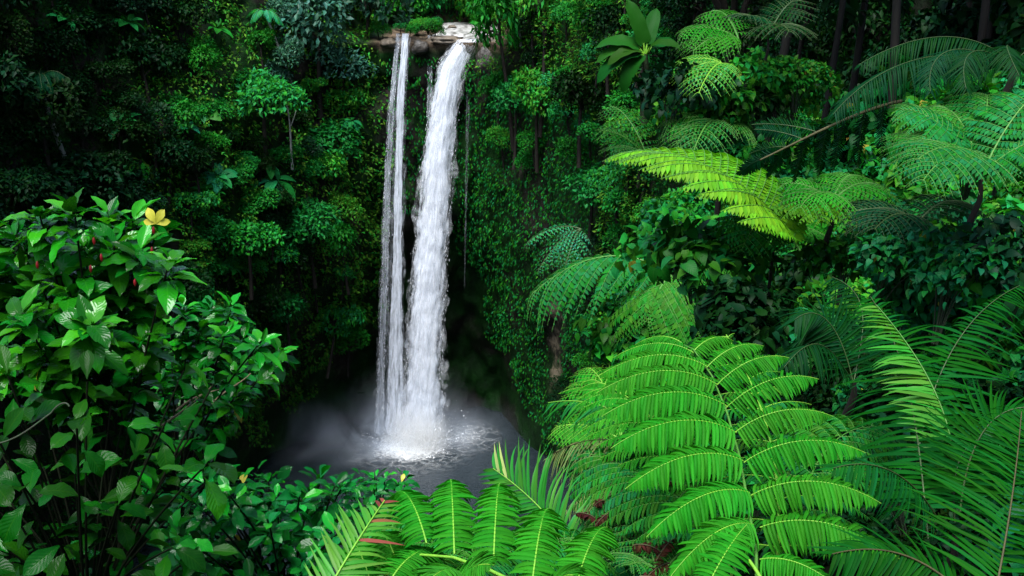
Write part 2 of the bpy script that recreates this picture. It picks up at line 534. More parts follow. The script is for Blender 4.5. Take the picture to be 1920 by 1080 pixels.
NX, NY = 150, 170
gx = np.sign(np.linspace(-1, 1, NX)) * np.abs(np.linspace(-1, 1, NX)) ** 1.8 * 34
gy = -7 + np.linspace(0, 1, NY) ** 1.7 * 104
GX, GY = np.meshgrid(gx, gy, indexing='ij')
hz = hill_z(np.stack([GX.ravel(), GY.ravel()], -1))
hv = np.stack([GX.ravel(), GY.ravel(), hz], -1)
for k in range(len(hv)):
    dist = np.linalg.norm(hv[k, :2])
    hv[k, 2] += fbm(hv[k, 0] * 0.6, hv[k, 1] * 0.6, 1.3) * min(0.02 * dist + 0.05, 0.5)
hv[:, 2] = np.maximum(hv[:, 2], -70)
ii = np.arange(NX - 1)[:, None] * NY
jj = np.arange(NY - 1)[None]
hf = np.stack([ii + jj, ii + NY + jj, ii + NY + jj + 1, ii + jj + 1], -1).reshape(-1, 4)
m = MB()
m.add(hv, hf)
hill = m.build('hillside_ground', G['soil'])
tag(hill, 'dark forest soil of the near slope under the ferns', kind='structure')
HB = BVHTree.FromPolygons([tuple(p) for p in hv], [tuple(int(k) for k in f) for f in hf])


def on_hill(px, py):
    d = unit(ray(px, py))
    h = HB.ray_cast(Vector((0, 0, 0)), Vector(d), 400)
    if h[0] is None:
        return None
    n = np.array(h[1])
    return np.array(h[0]), n if n[2] > 0 else -n


# ------------------------------------------------------------------ pool and river
wm, nt = new_mat('pool_water')
tc = nd(nt, 'ShaderNodeTexCoord')
n1 = nd(nt, 'ShaderNodeTexNoise', Vector=tc.outputs['Object'], Scale=1.3, Detail=6, Roughness=0.65)
b = nd(nt, 'ShaderNodeBump', Strength=0.6, Distance=0.25, Height=n1.outputs[0])
p = nd(nt, 'ShaderNodeBsdfPrincipled', Base_Color=(0.012, 0.018, 0.022, 1), Roughness=0.2, Normal=b.outputs[0])
p.inputs['IOR'].default_value = 1.33
nd(nt, 'ShaderNodeOutputMaterial', Surface=p.outputs[0])
m = MB()
xs, ys = np.linspace(-75, 45, 30), np.linspace(60, 155, 30)
XX, YY = np.meshgrid(xs, ys, indexing='ij')
ii = np.arange(29)[:, None] * 30
jj = np.arange(29)[None]
m.add(np.stack([XX.ravel(), YY.ravel(), np.full(900, POOL_Z)], -1), np.stack([ii + jj, ii + 30 + jj, ii + 31 + jj, ii + jj + 1], -1).reshape(-1, 4))
tag(m.build('pool_water', wm), 'dark rippled water of the plunge pool', kind='structure')

BASE = A(-12.4, 137.2, POOL_Z)      # where the main fall strikes the pool


def foam_mat(name, solid=1.0):
    m_, nt = new_mat(name)
    tc = nd(nt, 'ShaderNodeTexCoord')
    ob = tc.outputs['Object']
    wn_ = nd(nt, 'ShaderNodeTexNoise', Vector=ob, Scale=0.55, Detail=3)
    wv = nd(nt, 'ShaderNodeVectorMath', _operation='MULTIPLY_ADD', i0=wn_.outputs['Color'], i1=(2.6, 2.6, 0), i2=ob)
    vo = nd(nt, 'ShaderNodeTexVoronoi', _feature='DISTANCE_TO_EDGE', Vector=wv.outputs[0], Scale=0.75)
    net = ramp(nt, vo.outputs['Distance'], 0.0, 0.13, 0.5, 0.0)
    fine = nd(nt, 'ShaderNodeTexNoise', Vector=wv.outputs[0], Scale=2.2, Detail=8, Roughness=0.75)
    uv = nd(nt, 'ShaderNodeSeparateXYZ', i0=nd(nt, 'ShaderNodeUVMap').outputs[0])
    rad = uv.outputs[1]
    core = ramp(nt, rad, 0.18, 0.55, 1.0, 0.0)
    outer = ramp(nt, rad, 0.5, 1.0, 1.0, 0.0)
    a = math_n(nt, 'MULTIPLY', net, ramp(nt, fine.outputs[0], 0.35, 0.75))
    a = math_n(nt, 'MULTIPLY', a, outer)
    a2 = math_n(nt, 'MULTIPLY', ramp(nt, fine.outputs[0], 0.42, 0.62), math_n(nt, 'MULTIPLY', math_n(nt, 'POWER', core, 0.7), solid))
    a = math_n(nt, 'ADD', a, math_n(nt, 'ADD', a2, math_n(nt, 'MULTIPLY', ramp(nt, rad, 0.12, 0.50, 1.0, 0.0), 0.95 * solid)), clamp=True)
    p = nd(nt, 'ShaderNodeBsdfPrincipled', Base_Color=(0.8, 0.82, 0.82, 1), Roughness=0.7)
    tr = nd(nt, 'ShaderNodeBsdfTransparent')
    mx = nd(nt, 'ShaderNodeMixShader', i0=a, i1=tr.outputs[0], i2=p.outputs[0])
    nd(nt, 'ShaderNodeOutputMaterial', Surface=mx.outputs[0])
    return m_


def foam_disc(c, rx, ry, z, name, label, hump=0.9):
    m = MB()
    nr, na = 24, 72
    rr = np.linspace(0.01, 1, nr)
    aa = np.linspace(0, 2 * math.pi, na, endpoint=False)
    wob = np.array([1 + 0.18 * fbm(math.cos(q) * 1.3, math.sin(q) * 1.3, 5) for q in aa])
    X = c[0] + rx * rr[:, None] * (wob * np.cos(aa))[None]
    Y = c[1] + ry * rr[:, None] * (wob * np.sin(aa))[None]
    Z = z + hump * np.exp(-(rr[:, None] / 0.25) ** 2) + 0 * X
    uv = np.stack(np.broadcast_arrays((aa / 6.2832)[None], rr[:, None]), -1).reshape(-1, 2)
    i = np.arange(nr - 1)[:, None] * na
    j = np.arange(na)[None]
    k = (j + 1) % na
    m.add(np.stack([X, Y, Z], -1).reshape(-1, 3), np.stack([i + j, i + na + j, i + na + k, i + k], -1).reshape(-1, 4), uv)
    o = m.build(name, foam_mat(name, 1.0 if hump > 0.5 else 0.15), origin=(c[0], c[1], z))
    o.location = (c[0], c[1], z)
    return tag(o, label, kind='stuff')


foam_disc(BASE + A(-1.4, -0.5, 0), 9.6, 10.0, POOL_Z + 0.05, 'foam', 'white lacy foam ring where the main fall hits the pool')
foam_disc(BASE + A(6.2, 2.5, 0), 5.0, 6.5, POOL_Z + 0.10, 'foam', 'thin foam streaks on the pool right of the main fall', 0.05)

rm, nt = new_mat('river_rapids')
tc = nd(nt, 'ShaderNodeTexCoord')
mp = nd(nt, 'ShaderNodeMapping', Vector=tc.outputs['Object'])
mp.inputs['Scale'].default_value = (1.0, 0.35, 1)
n1 = nd(nt, 'ShaderNodeTexNoise', Vector=mp.outputs[0], Scale=1.1, Detail=8, Roughness=0.7)
c = mix_c(nt, ramp(nt, n1.outputs[0], 0.36, 0.56), (0.06, 0.052, 0.042), (0.42, 0.415, 0.40))
p = nd(nt, 'ShaderNodeBsdfPrincipled', Base_Color=c, Roughness=0.35)
nd(nt, 'ShaderNodeOutputMaterial', Surface=p.outputs[0])
m = MB()
# the river narrows from the far bend to the two places where it drops over the lip
nr, nc_ = 40, 26
V = []
for i in range(nr):
    v = i / (nr - 1)
    y = 141.2 + 30 * v
    k_ = min(1, max(0, (y - 147.0) / 3.0))
    x0 = -6.2 + k_ * (-4.2 - 0.5 * math.sin(v * 9))
    x1 = -3.6 + k_ * (1.9 + 0.4 * math.sin(v * 7))
    for j in range(nc_):
        u = j / (nc_ - 1)
        x = x0 + (x1 - x0) * u
        V.append((x, y, -8.36 + 0.62 * v + 0.10 * fbm(x * 0.9, y * 0.5, 1) - 0.25 * (2 * u - 1) ** 4))
ii = np.arange(nr - 1)[:, None] * nc_
jj = np.arange(nc_ - 1)[None]
m.add(V, np.stack([ii + jj, ii + jj + 1, ii + nc_ + jj + 1, ii + nc_ + jj], -1).reshape(-1, 4))
tag(m.build('river_water', rm), 'white rapids of the river above the lip', kind='structure')


# ------------------------------------------------------------------ the falls
def fall_mat(name, dense, edge, streak=(9, 0.28), col=(0.86, 0.88, 0.90), seed=0.0, thin=(0.30, 0.62)):
    m_, nt = new_mat(name)
    uv = nd(nt, 'ShaderNodeUVMap').outputs[0]
    sp = nd(nt, 'ShaderNodeSeparateXYZ', i0=uv)
    mp = nd(nt, 'ShaderNodeMapping', Vector=uv)
    mp.inputs['Location'].default_value = (seed, seed * 1.7, 0)
    mp.inputs['Scale'].default_value = (streak[0], streak[1], 1)
    n1 = nd(nt, 'ShaderNodeTexNoise', Vector=mp.outputs[0], Scale=1.0, Detail=6, Roughness=0.6, Distortion=0.6)
    mp2 = nd(nt, 'ShaderNodeMapping', Vector=uv)
    mp2.inputs['Location'].default_value = (seed * 3.1, seed, 0)
    mp2.inputs['Scale'].default_value = (streak[0] * 3.2, streak[1] * 3.5, 1)
    n2 = nd(nt, 'ShaderNodeTexNoise', Vector=mp2.outputs[0], Scale=1.0, Detail=6, Roughness=0.75)
    s = math_n(nt, 'ADD', math_n(nt, 'MULTIPLY', n1.outputs[0], 0.68), math_n(nt, 'MULTIPLY', n2.outputs[0], 0.32))
    a = ramp(nt, s, thin[0], thin[1])
    # a stream frays where one looks along its side
    lw = nd(nt, 'ShaderNodeLayerWeight', Blend=0.5)
    fr = ramp(nt, lw.outputs['Facing'], edge[0], edge[1], 1.0, 0.0)
    a = math_n(nt, 'MULTIPLY', math_n(nt, 'MULTIPLY', a, fr), dense, clamp=True)
    bmp = nd(nt, 'ShaderNodeBump', Strength=0.3, Distance=0.5, Height=s)
    p = nd(nt, 'ShaderNodeBsdfPrincipled', Base_Color=rgba(col), Roughness=0.6, Normal=bmp.outputs[0])
    tl = nd(nt, 'ShaderNodeBsdfTranslucent', Color=rgba(col))
    w1 = nd(nt, 'ShaderNodeMixShader', i0=0.35, i1=p.outputs[0], i2=tl.outputs[0])
    tr = nd(nt, 'ShaderNodeBsdfTransparent')
    mx = nd(nt, 'ShaderNodeMixShader', i0=a, i1=tr.outputs[0], i2=w1.outputs[0])
    nd(nt, 'ShaderNodeOutputMaterial', Surface=mx.outputs[0])
    return m_


def fall_y(z):
    """water leaps off the lip and drifts outwards as it drops"""
    h = max(0.0, -8.6 - z)
    return 140.9 - 0.52 * math.sqrt(h)


def on_fall(px, py, off=0.0):
    d = ray(px, py)
    y = 140.5
    for _ in range(12):
        t = y / d[1]
        y = fall_y(d[2] * t) + off
    t = y / d[1]
    return d * t


def stream(parent, rows, mat, grow=1.0, off=0.0, lump=0.25, seed=0, depth=0.45, part='water', rag=0.12):
    """rows: (py, px left edge, px right edge) down the stream; the body is a closed flattened tube"""
    rows = np.array(rows, float)
    n, k = 150, 40
    py = np.linspace(rows[0, 0], rows[-1, 0], n)
    def sm(c):
        q = np.interp(py, rows[:, 0], c)
        ker = np.hanning(15)
        ker /= ker.sum()
        return np.convolve(np.pad(q, 7, mode='edge'), ker, 'valid')
    L, Rr = sm(rows[:, 1]), sm(rows[:, 2])
    V, UV = [], []
    s = 0.0
    last = None
    for i in range(n):
        a, b = on_fall(L[i], py[i], off), on_fall(Rr[i], py[i], off)
        c, hw = (a + b) / 2, (b[0] - a[0]) / 2 * grow
        if last is not None:
            s += np.linalg.norm(c - last)
        last = c
        for j in range(k):
            q = 2 * math.pi * j / k
            nx, ny = math.cos(q), math.sin(q)
            g = 1 + rag * fbm(nx * 2.0 + seed, s * 0.22, ny * 2 + seed, 4) + lump * 0.25 * fbm(nx * 3 + seed * 2, s * 0.6, ny * 3, 3)
            V.append((c[0] + nx * hw * g, c[1] + ny * hw * depth * g - 0.0, c[2]))
            UV.append((0.5 - 0.5 * nx, s))
    m = MB()
    ii = np.arange(n - 1)[:, None] * k
    jj = np.arange(k)[None]
    kk = (jj + 1) % k
    m.add(V, np.stack([ii + jj, ii + k + jj, ii + k + kk, ii + kk], -1).reshape(-1, 4), UV)
    return m.build(part, mat, parent, parent.location)


def droplets(parent, rows, n, off=0.0, spread=1.15, seed=1, size=(0.25, 0.9)):
    r = np.random.default_rng(seed)
    rows = np.array(rows, float)
    T = leaf_t(2, 0.5, 'ovate', 0.2, 0.15)
    P, D, Z = [], [], []
    for _ in range(n):
        py = rows[0, 0] + (rows[-1, 0] - rows[0, 0]) * r.random() ** 0.8
        l, q = np.interp(py, rows[:, 0], rows[:, 1]), np.interp(py, rows[:, 0], rows[:, 2])
        e = r.normal(0, 0.16) + (1 if r.random() < 0.5 else -1) * 0.92
        px = (l + q) / 2 + e * (q - l) / 2 * spread
        p = on_fall(px, py, off)
        p2 = on_fall(px + (np.interp(py + 8, rows[:, 0], rows[:, 1]) - l), py + 8, off)
        P.append(p + A(0, r.normal(0, 0.25), 0))
        D.append(p2 - p + A(r.normal(0, 0.04), 0, 0))
        Z.append(r.uniform(*size))
    M = frames(np.array(D), A(0, -1, 0.1) + r.normal(0, 0.7, (n, 3)), np.ones(n))
    Z = np.array(Z)
    M = M * np.stack([0.07 + 0.10 * Z * r.random(n), Z, Z], -1)[:, None, :]
    m = MB()
    m.inst(T, M, np.array(P))
    return m.build('spray_drops', G['drops'], parent, parent.location)


m_, nt = new_mat('flying_spray')
p = nd(nt, 'ShaderNodeBsdfPrincipled', Base_Color=(0.84, 0.87, 0.92, 1), Roughness=0.5)
tr = nd(nt, 'ShaderNodeBsdfTransparent')
geo = nd(nt, 'ShaderNodeNewGeometry')
mx = nd(nt, 'ShaderNodeMixShader', i0=ramp(nt, geo.outputs['Random Per Island'], 0, 1, 0.12, 0.75), i1=tr.outputs[0], i2=p.outputs[0])
nd(nt, 'ShaderNodeOutputMaterial', Surface=mx.outputs[0])
G['drops'] = m_
MAIN = [(74, 860, 902), (84, 846, 899), (96, 832, 893), (120, 821, 879), (150, 815, 871), (200, 805, 862), (250, 797, 855), (300, 790, 852), (350, 785, 850), (420, 779, 845),
        (500, 771, 840), (580, 764, 836), (660, 758, 833), (740, 750, 832), (790, 742, 834), (815, 735, 836)]
top = on_fall(865, 80)
f1 = thing('waterfall', top, 'broad creamy white main waterfall arching off the lip into the pool', 'waterfall')
stream(f1, MAIN, fall_mat('main_fall_core', 2.6, (0.86, 0.99), (8, 0.30), (0.80, 0.84, 0.90), 1, (0.14, 0.50)), 0.60, 0, 0.6, 1, part='water_core', rag=0.25)
stream(f1, MAIN, fall_mat('main_fall_veil', 1.1, (0.55, 0.96), (11, 0.28), (0.80, 0.85, 0.93), 5, (0.40, 0.66)), 0.80, -0.1, 0.6, 7, part='spray_veil', rag=0.3)
stream(f1, MAIN, fall_mat('main_fall_fray', 0.55, (0.3, 0.95), (22, 0.5), (0.90, 0.93, 0.97), 6, (0.46, 0.74)), 0.98, -0.2, 0.6, 8, part='spray_veil', rag=0.4)
droplets(f1, MAIN, 1500, 0, 0.80, 3, (0.2, 0.6))
LEFT_A = [(63, 753, 769), (80, 751, 767), (120, 748, 764), (200, 742, 759), (300, 740, 756), (420, 736, 755), (520, 733, 756), (640, 726, 758), (740, 723, 760), (812, 716, 766)]
LEFT_B = [(63, 742, 751), (80, 740, 749), (120, 736, 746), (200, 729, 740), (300, 721, 735), (420, 717, 731), (520, 714, 729), (640, 709, 724), (740, 704, 722), (812, 700, 722)]
f2 = thing('waterfall', on_fall(756, 62), 'slim left waterfall falling in two close white strands', 'waterfall')
stream(f2, LEFT_A, fall_mat('left_fall_bright', 1.35, (0.5, 0.96), (5, 0.30), (0.80, 0.85, 0.93), 9, (0.34, 0.66)), 0.74, 0, 0.5, 13, part='water_strand', rag=0.3)
stream(f2, LEFT_B, fall_mat('left_fall_thin', 0.6, (0.4, 0.95), (5, 0.30), (0.78, 0.84, 0.93), 12, (0.38, 0.70)), 0.74, 0.3, 0.5, 17, part='water_strand', rag=0.3)
stream(f2, [(70, 739, 770), (200, 727, 763), (420, 714, 760), (640, 706, 760), (740, 702, 764), (812, 698, 768)],
       fall_mat('left_fall_veil', 0.35, (0.3, 0.95), (12, 0.4), (0.85, 0.90, 0.97), 15, (0.46, 0.74)), 0.88, -0.3, 0.4, 19, part='spray_veil', rag=0.35)
droplets(f2, LEFT_A, 500, 0, 0.75, 4, (0.15, 0.5))
droplets(f2, LEFT_B, 500, 0, 0.75, 5, (0.15, 0.5))
f3 = thing('waterfall', on_fall(808, 68), 'short thin trickle between the left and main waterfalls', 'waterfall')
stream(f3, [(66, 802, 813), (100, 802, 811), (180, 801, 810), (290, 799, 806), (400, 797, 801)], fall_mat('thin_fall', 0.55, (0.3, 0.95), (4, 0.35), (0.8, 0.86, 0.95), 21, (0.44, 0.74)), 1.0, 1.2, 0.4, 23, rag=0.3, part='water_strand')
droplets(f3, [(70, 803, 811), (380, 799, 804)], 160, 1.0, 1.0, 6, (0.2, 0.5))
f4 = thing('waterfall', on_fall(880, 130), 'faint thread of water right of the main waterfall', 'waterfall')
stream(f4, [(84, 886, 892), (110, 880, 888), (135, 876, 884), (200, 874, 880), (330, 872, 877), (450, 871, 873.5), (540, 870.5, 871.2)], fall_mat('thread_fall', 0.24, (0.3, 0.95), (4, 0.6), (0.8, 0.86, 0.95), 27, (0.46, 0.76)), 1.0, 0.6, 0.4, 29, rag=0.4, part='water_strand')

sp = thing('splash', BASE, 'bright burst of white splash drops at the foot of the main waterfall', 'splash')
r_ = np.random.default_rng(77)
n_ = 8000
dd = unit(r_.normal(size=(n_, 3)) * A(1, 1, 0.7) + A(0, 0, 0.25))
dd[:, 2] = np.abs(dd[:, 2])
rr_ = np.abs(r_.normal(0, 1, n_))
P_ = BASE + A(-0.2, -0.8, 0.1) + dd * (rr_ * 2.3)[:, None] * A(1.25, 1.1, 0.95)
Z_ = r_.uniform(0.06, 0.26, n_)
m = MB()
Mx = frames(dd + r_.normal(0, 0.3, (n_, 3)), A(0, -1, 0.4) + r_.normal(0, 0.6, (n_, 3)), np.ones(n_))
m.inst(leaf_t(2, 0.5, 'ovate', 0.2, 0.2), Mx * np.stack([Z_ * 0.6, Z_, Z_], -1)[:, None, :], P_)
m.build('spray_drops', G['drops'], sp, BASE)
# spray cloud over the foot of the falls
def mist(name, c, r, dens, label, scale=0.11, cut=(0.44, 0.70), col=(0.80, 0.88, 1.0)):
    mm, nt = new_mat(name)
    tc = nd(nt, 'ShaderNodeTexCoord')
    o = tc.outputs['Object']
    ln = nd(nt, 'ShaderNodeVectorMath', _operation='DIVIDE', i0=o, i1=tuple(r))
    le = nd(nt, 'ShaderNodeVectorMath', _operation='LENGTH', i0=ln.outputs[0]).outputs['Value']
    fall = math_n(nt, 'POWER', ramp(nt, le, 0.0, 0.98, 1.0, 0.0), 1.6)
    nz = nd(nt, 'ShaderNodeTexNoise', Vector=o, Scale=scale, Detail=5, Roughness=0.6, Distortion=1.0)
    dn = math_n(nt, 'MULTIPLY', math_n(nt, 'MULTIPLY', fall, ramp(nt, nz.outputs[0], cut[0], cut[1], 0.05, 1.0)), dens)
    v = nd(nt, 'ShaderNodeVolumePrincipled', Color=rgba(col), Density=dn, Anisotropy=0.2)
    nd(nt, 'ShaderNodeOutputMaterial', Volume=v.outputs[0])
    mb = MB()
    na, nb = 32, 16
    th = np.linspace(0.02, math.pi - 0.02, nb)
    ph = np.linspace(0, 2 * math.pi, na, endpoint=False)
    P = np.stack([np.sin(th)[:, None] * np.cos(ph)[None], np.sin(th)[:, None] * np.sin(ph)[None], np.broadcast_to(np.cos(th)[:, None], (nb, na))], -1) * np.array(r)
    P[..., 2] = np.maximum(P[..., 2], POOL_Z + 0.2 - c[2])
    i = np.arange(nb - 1)[:, None] * na
    j = np.arange(na)[None]
    k = (j + 1) % na
    mb.add(P.reshape(-1, 3), np.stack([i + j, i + na + j, i + na + k, i + k], -1).reshape(-1, 4))
    ob = mb.build(name, mm)
    ob.location = Vector(c)
    return tag(ob, label, kind='stuff')


mist('mist', (-20, 138, POOL_Z + 1.5), (25, 14, 5.5), 0.34, 'pale blue mist drifting low over the pool left of the falls')
mist('mist', (-13.4, 136.8, POOL_Z + 1.5), (11, 7, 12), 0.20, 'bright spray cloud at the foot of the main waterfall', 0.15, (0.3, 0.7))
mist('mist', (-12.6, 136.2, POOL_Z + 0.8), (5.2, 4.5, 6.5), 2.4, 'dense white splash where the main waterfall strikes the pool', 0.3, (0.25, 0.65), (1.0, 0.99, 0.96))
mist('mist', (-5, 124, POOL_Z + 0.6), (17, 14, 5.0), 0.035, 'thin mist trailing over the dark pool in front of the falls')

# ------------------------------------------------------------------ foliage that nobody could count, on the gorge walls
T_FAR = leaf_t(2, 0.26, 'ovate', 0.3, 0.5)
T_CARD = leaf_t(2, 0.24, 'ovate', 0.3, 0.5)


def face_samples(grid, w, k):
    """random points on the quads of a grid, with normals"""
    a, b, c, d_ = grid[:-1, :-1], grid[1:, :-1], grid[1:, 1:], grid[:-1, 1:]
    nn = np.cross(c - a, d_ - b)
    ar = np.linalg.norm(nn, axis=-1) * 0.5
    nn = nn / np.maximum(2 * ar[..., None], 1e-9)
    p = (ar * w).ravel()
    idx = rng.choice(len(p), k, p=p / p.sum())
    u, v = rng.random(k)[:, None], rng.random(k)[:, None]
    a, b, c, d_ = (q.reshape(-1, 3)[idx] for q in (a, b, c, d_))
    P = a * (1 - u) * (1 - v) + b * u * (1 - v) + c * u * v + d_ * (1 - u) * v
    N = nn.reshape(-1, 3)[idx]
    flip = (N * P).sum(1) > 0
    N[flip] *= -1
    return P, N


def bare(P):
    """parts of the wall too wet or too dark for plants"""
    a, z = P[:, 0] / P[:, 1], P[:, 2]
    lim = np.full(len(P), -55.0)
    lim = np.where((a > -0.22) & (a <= -0.118), -47.5 - 6 * (-0.118 - a) / 0.1, lim)
    lim = np.where((a > -0.118) & (a <= -0.05), -29.0, lim)
    lim = np.where((a > -0.05) & (a <= 0.03), -33 - (a + 0.05) / 0.08 * 26, lim)
    lim = np.where(a > 0.03, -61.0, lim)
    nz = np.array([fbm(p[0] * 0.15, p[1] * 0.15, p[2] * 0.15, 3) for p in P])
    lip = (a > -0.125) & (a < -0.006) & (z > -10.5)
    river = lip & (P[:, 1] < 172) & (z < -7.0)
    patch = (np.abs(a - 0.042 - nz * 0.006) < 0.008) & (z < -37) & (z > -52)
    return (z < lim + nz * 6) | river | patch


fc = (cv[:-1, :-1] + cv[1:, 1:]) / 2
fa = fc[..., 0] / fc[..., 1]
wt = ((fa > -0.62) & (fa < 0.40)).astype(float)
wt *= np.clip(130 / np.maximum(fc[..., 1], 60), 0.5, 2.0)
wt[:, int(NV * 0.86):] *= 0.7
P, N = face_samples(cv, wt, 330000)
keep = ~bare(P)
P, N = P[keep], N[keep]
cl = np.array([fbm(p[0] * 0.22, p[1] * 0.22, p[2] * 0.22, 3) for p in P])
cl2 = np.array([fbm(p[0] * 0.7 + 5, p[1] * 0.7, p[2] * 0.7, 2) for p in P])
keep = cl2 > -0.28
P, N, cl, cl2 = P[keep], N[keep], cl[keep], cl2[keep]
k = len(P)
a = P[:, 0] / P[:, 1]
hang = (a > -0.05) & (a < 0.085) & (P[:, 2] < -12 - 40 * np.maximum(a, 0))
hang |= (a > -0.11) & (a < -0.05)
lift = np.where(hang, 0.25 + 0.7 * np.maximum(cl2, -0.1), 0.5 + 2.2 * np.maximum(cl, -0.15) + 0.7 * cl2) + rng.normal(0, 0.16, k)
P = P + N * lift[:, None]
J = rng.normal(size=(k, 3))
up = A(0, 0, 1.0)
ax = np.where(hang[:, None], -up * 1.0 + N * 0.45 + J * 0.35, -up * 0.25 + N * 0.55 + J * 0.8)
nr_ = np.where(hang[:, None], N + up * 0.35 + J[:, ::-1] * 0.3, N * 0.6 + up * 0.8 + J[:, ::-1] * 0.45)
size = np.where(hang, rng.uniform(0.24, 0.48, k), rng.uniform(0.3, 0.62, k)) * np.clip(P[:, 1] / 130, 0.55, 1.1)
M = frames(ax, nr_, size)
shade = (~hang) & ((a < -0.33 + 0.03 * cl) | (a > 0.13 + 0.02 * cl))  # picks the shade-coloured leaves by bearing at both wall ends
for sel, nm, mat, lab in ((shade, 'wall_foliage', G['shade'], 'leaves darkened in colour for shade on the far ends of the gorge walls'), (~hang & ~shade, 'wall_foliage', G['cliff'], 'dense dark green leaves cloaking the gorge walls'), (hang, 'hanging_creeper_foliage', G['hang'], 'fine hanging green creepers on the sheer wall round the falls')):
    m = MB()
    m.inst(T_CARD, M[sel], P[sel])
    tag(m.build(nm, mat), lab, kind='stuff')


# ------------------------------------------------------------------ prototypes: crowns, rosettes
def crown_geo(seed, nb=9, nl=2600, leaf=0.115, flat=0.75, droop=0.35, tmpl=T_FAR):
    r = np.random.default_rng(seed)
    c = sphere_dirs(nb, r) * (r.random((nb, 1)) ** 0.5) * A(0.68, 0.68, 0.5 * flat)
    c[0] = 0
    rad = r.uniform(0.26, 0.48, nb)
    wgt = rad ** 2
    b = r.choice(nb, nl, p=wgt / wgt.sum())
    dd = sphere_dirs(nl, r)
    dd[:, 2] = np.where(dd[:, 2] < -0.35, -dd[:, 2], dd[:, 2])
    P = c[b] + dd * (rad[b] * r.uniform(0.72, 1.08, nl))[:, None] * A(1, 1, 0.85)
    inside = np.zeros(nl, bool)
    for i in range(nb):
        q = np.linalg.norm((P - c[i]) / A(1, 1, 0.85), axis=1) < rad[i] * 0.68
        inside |= q & (b != i)
    P, dd = P[~inside], dd[~inside]
    k = len(P)
    J = r.normal(size=(k, 3))
    ax = dd * 0.6 + J * 0.7 - A(0, 0, droop)
    nn = dd * 0.6 + A(0, 0, 0.9) + J[:, ::-1] * 0.4
    return (tmpl, frames(ax, nn, leaf * r.uniform(0.6, 1.25, k)), P), c, rad


def tree_proto(name, seed, mat, bark, trunk_h=1.2, trunk_r=0.055, **kw):
    root = thing(name, (0, 0, 0), None, None)
    (t, M, P), c, rad = crown_geo(seed, **kw)
    m = MB()
    m.inst(t, M, P + A(0, 0, trunk_h))
    m.build('crown', mat, root)
    m = MB()
    tube(m, bez([A(0, 0, -0.3), A(0.06, 0.02, trunk_h * 0.4), A(-0.03, 0.05, trunk_h * 0.8), A(0, 0, trunk_h + 0.1)], 8)[0], np.linspace(trunk_r, trunk_r * 0.45, 8), 6)
    for q in c[1:6]:
        tube(m, bez([A(0, 0, trunk_h * 0.75), A(q[0] * 0.4, q[1] * 0.4, trunk_h + q[2] * 0.2), q + A(0, 0, trunk_h)], 5)[0], np.linspace(0.025, 0.008, 5), 5)
    m.build('trunk', bark, root)
    return root


PROTO = {}
first_use = set()
for key, mat, seeds, kw in (
        ('dark', G['dark'], (1, 2, 3), {}),
        ('mid', G['mid'], (4, 5, 6, 7), {}),
        ('bright', G['bright'], (8, 9, 10), dict(droop=0.5)),
        ('blue', G['blue'], (12, 13), dict(nl=2200, leaf=0.13))):
    PROTO[key] = [tree_proto('jungle_tree', s, mat, G['bark'], **kw) for s in seeds]


def use(protos, loc, scale, rotz=None, tilt=0.0, label=None, cat=None, group=None, stretch=1.0):
    p = protos[int(rng.integers(len(protos)))]
    if p.name not in first_use:
        first_use.add(p.name)
        o = p
    else:
        o = copy_thing(p)
    o.location = Vector(loc)
    o.rotation_euler = (tilt * rng.normal(), tilt * rng.normal(), rng.uniform(0, 6.28) if rotz is None else rotz)
    o.scale = (scale, scale, scale * stretch)
    return tag(o, label, cat, group)


SPOTS = []


def zone(poly, n, kinds, size, label, group, hit=on_cliff, gap=0.55, cat='tree', sink=0.9, tries=40, test=None):
    x0, y0, x1, y1 = poly
    done = 0
    for _ in range(n * tries):
        if done >= n:
            break
        px, py = rng.uniform(x0, x1), rng.uniform(y0, y1)
        if test and not test(px, py):
            continue
        h = hit(px, py)
        if h is None:
            continue
        p, nn = h
        s = rng.uniform(*size)
        if bare(p[None])[0] and hit is on_cliff:
            continue
        if any(np.linalg.norm(p - q) < gap * (s + sq_) for q, sq_ in SPOTS):
            continue
        SPOTS.append((p, s))
        loc = p + nn * (0.25 * s) - A(0, 0, sink * s)
        use(PROTO[kinds[int(rng.integers(len(kinds)))]], loc, s, tilt=0.12, label=label, cat=cat, group=group, stretch=rng.uniform(0.85, 1.2))
        done += 1


# trees one can tell apart, each set where the photograph shows it
def tree_at(px, py, s, kind, label, stretch=1.0, hit=on_cliff, out=0.35):
    h = hit(px, py)
    p, nn = h
    SPOTS.append((p, s))
    use(PROTO[kind], p + nn * (out * s) - A(0, 0, 1.2 * s), s, tilt=0.08, label=label, cat='tree', stretch=stretch)


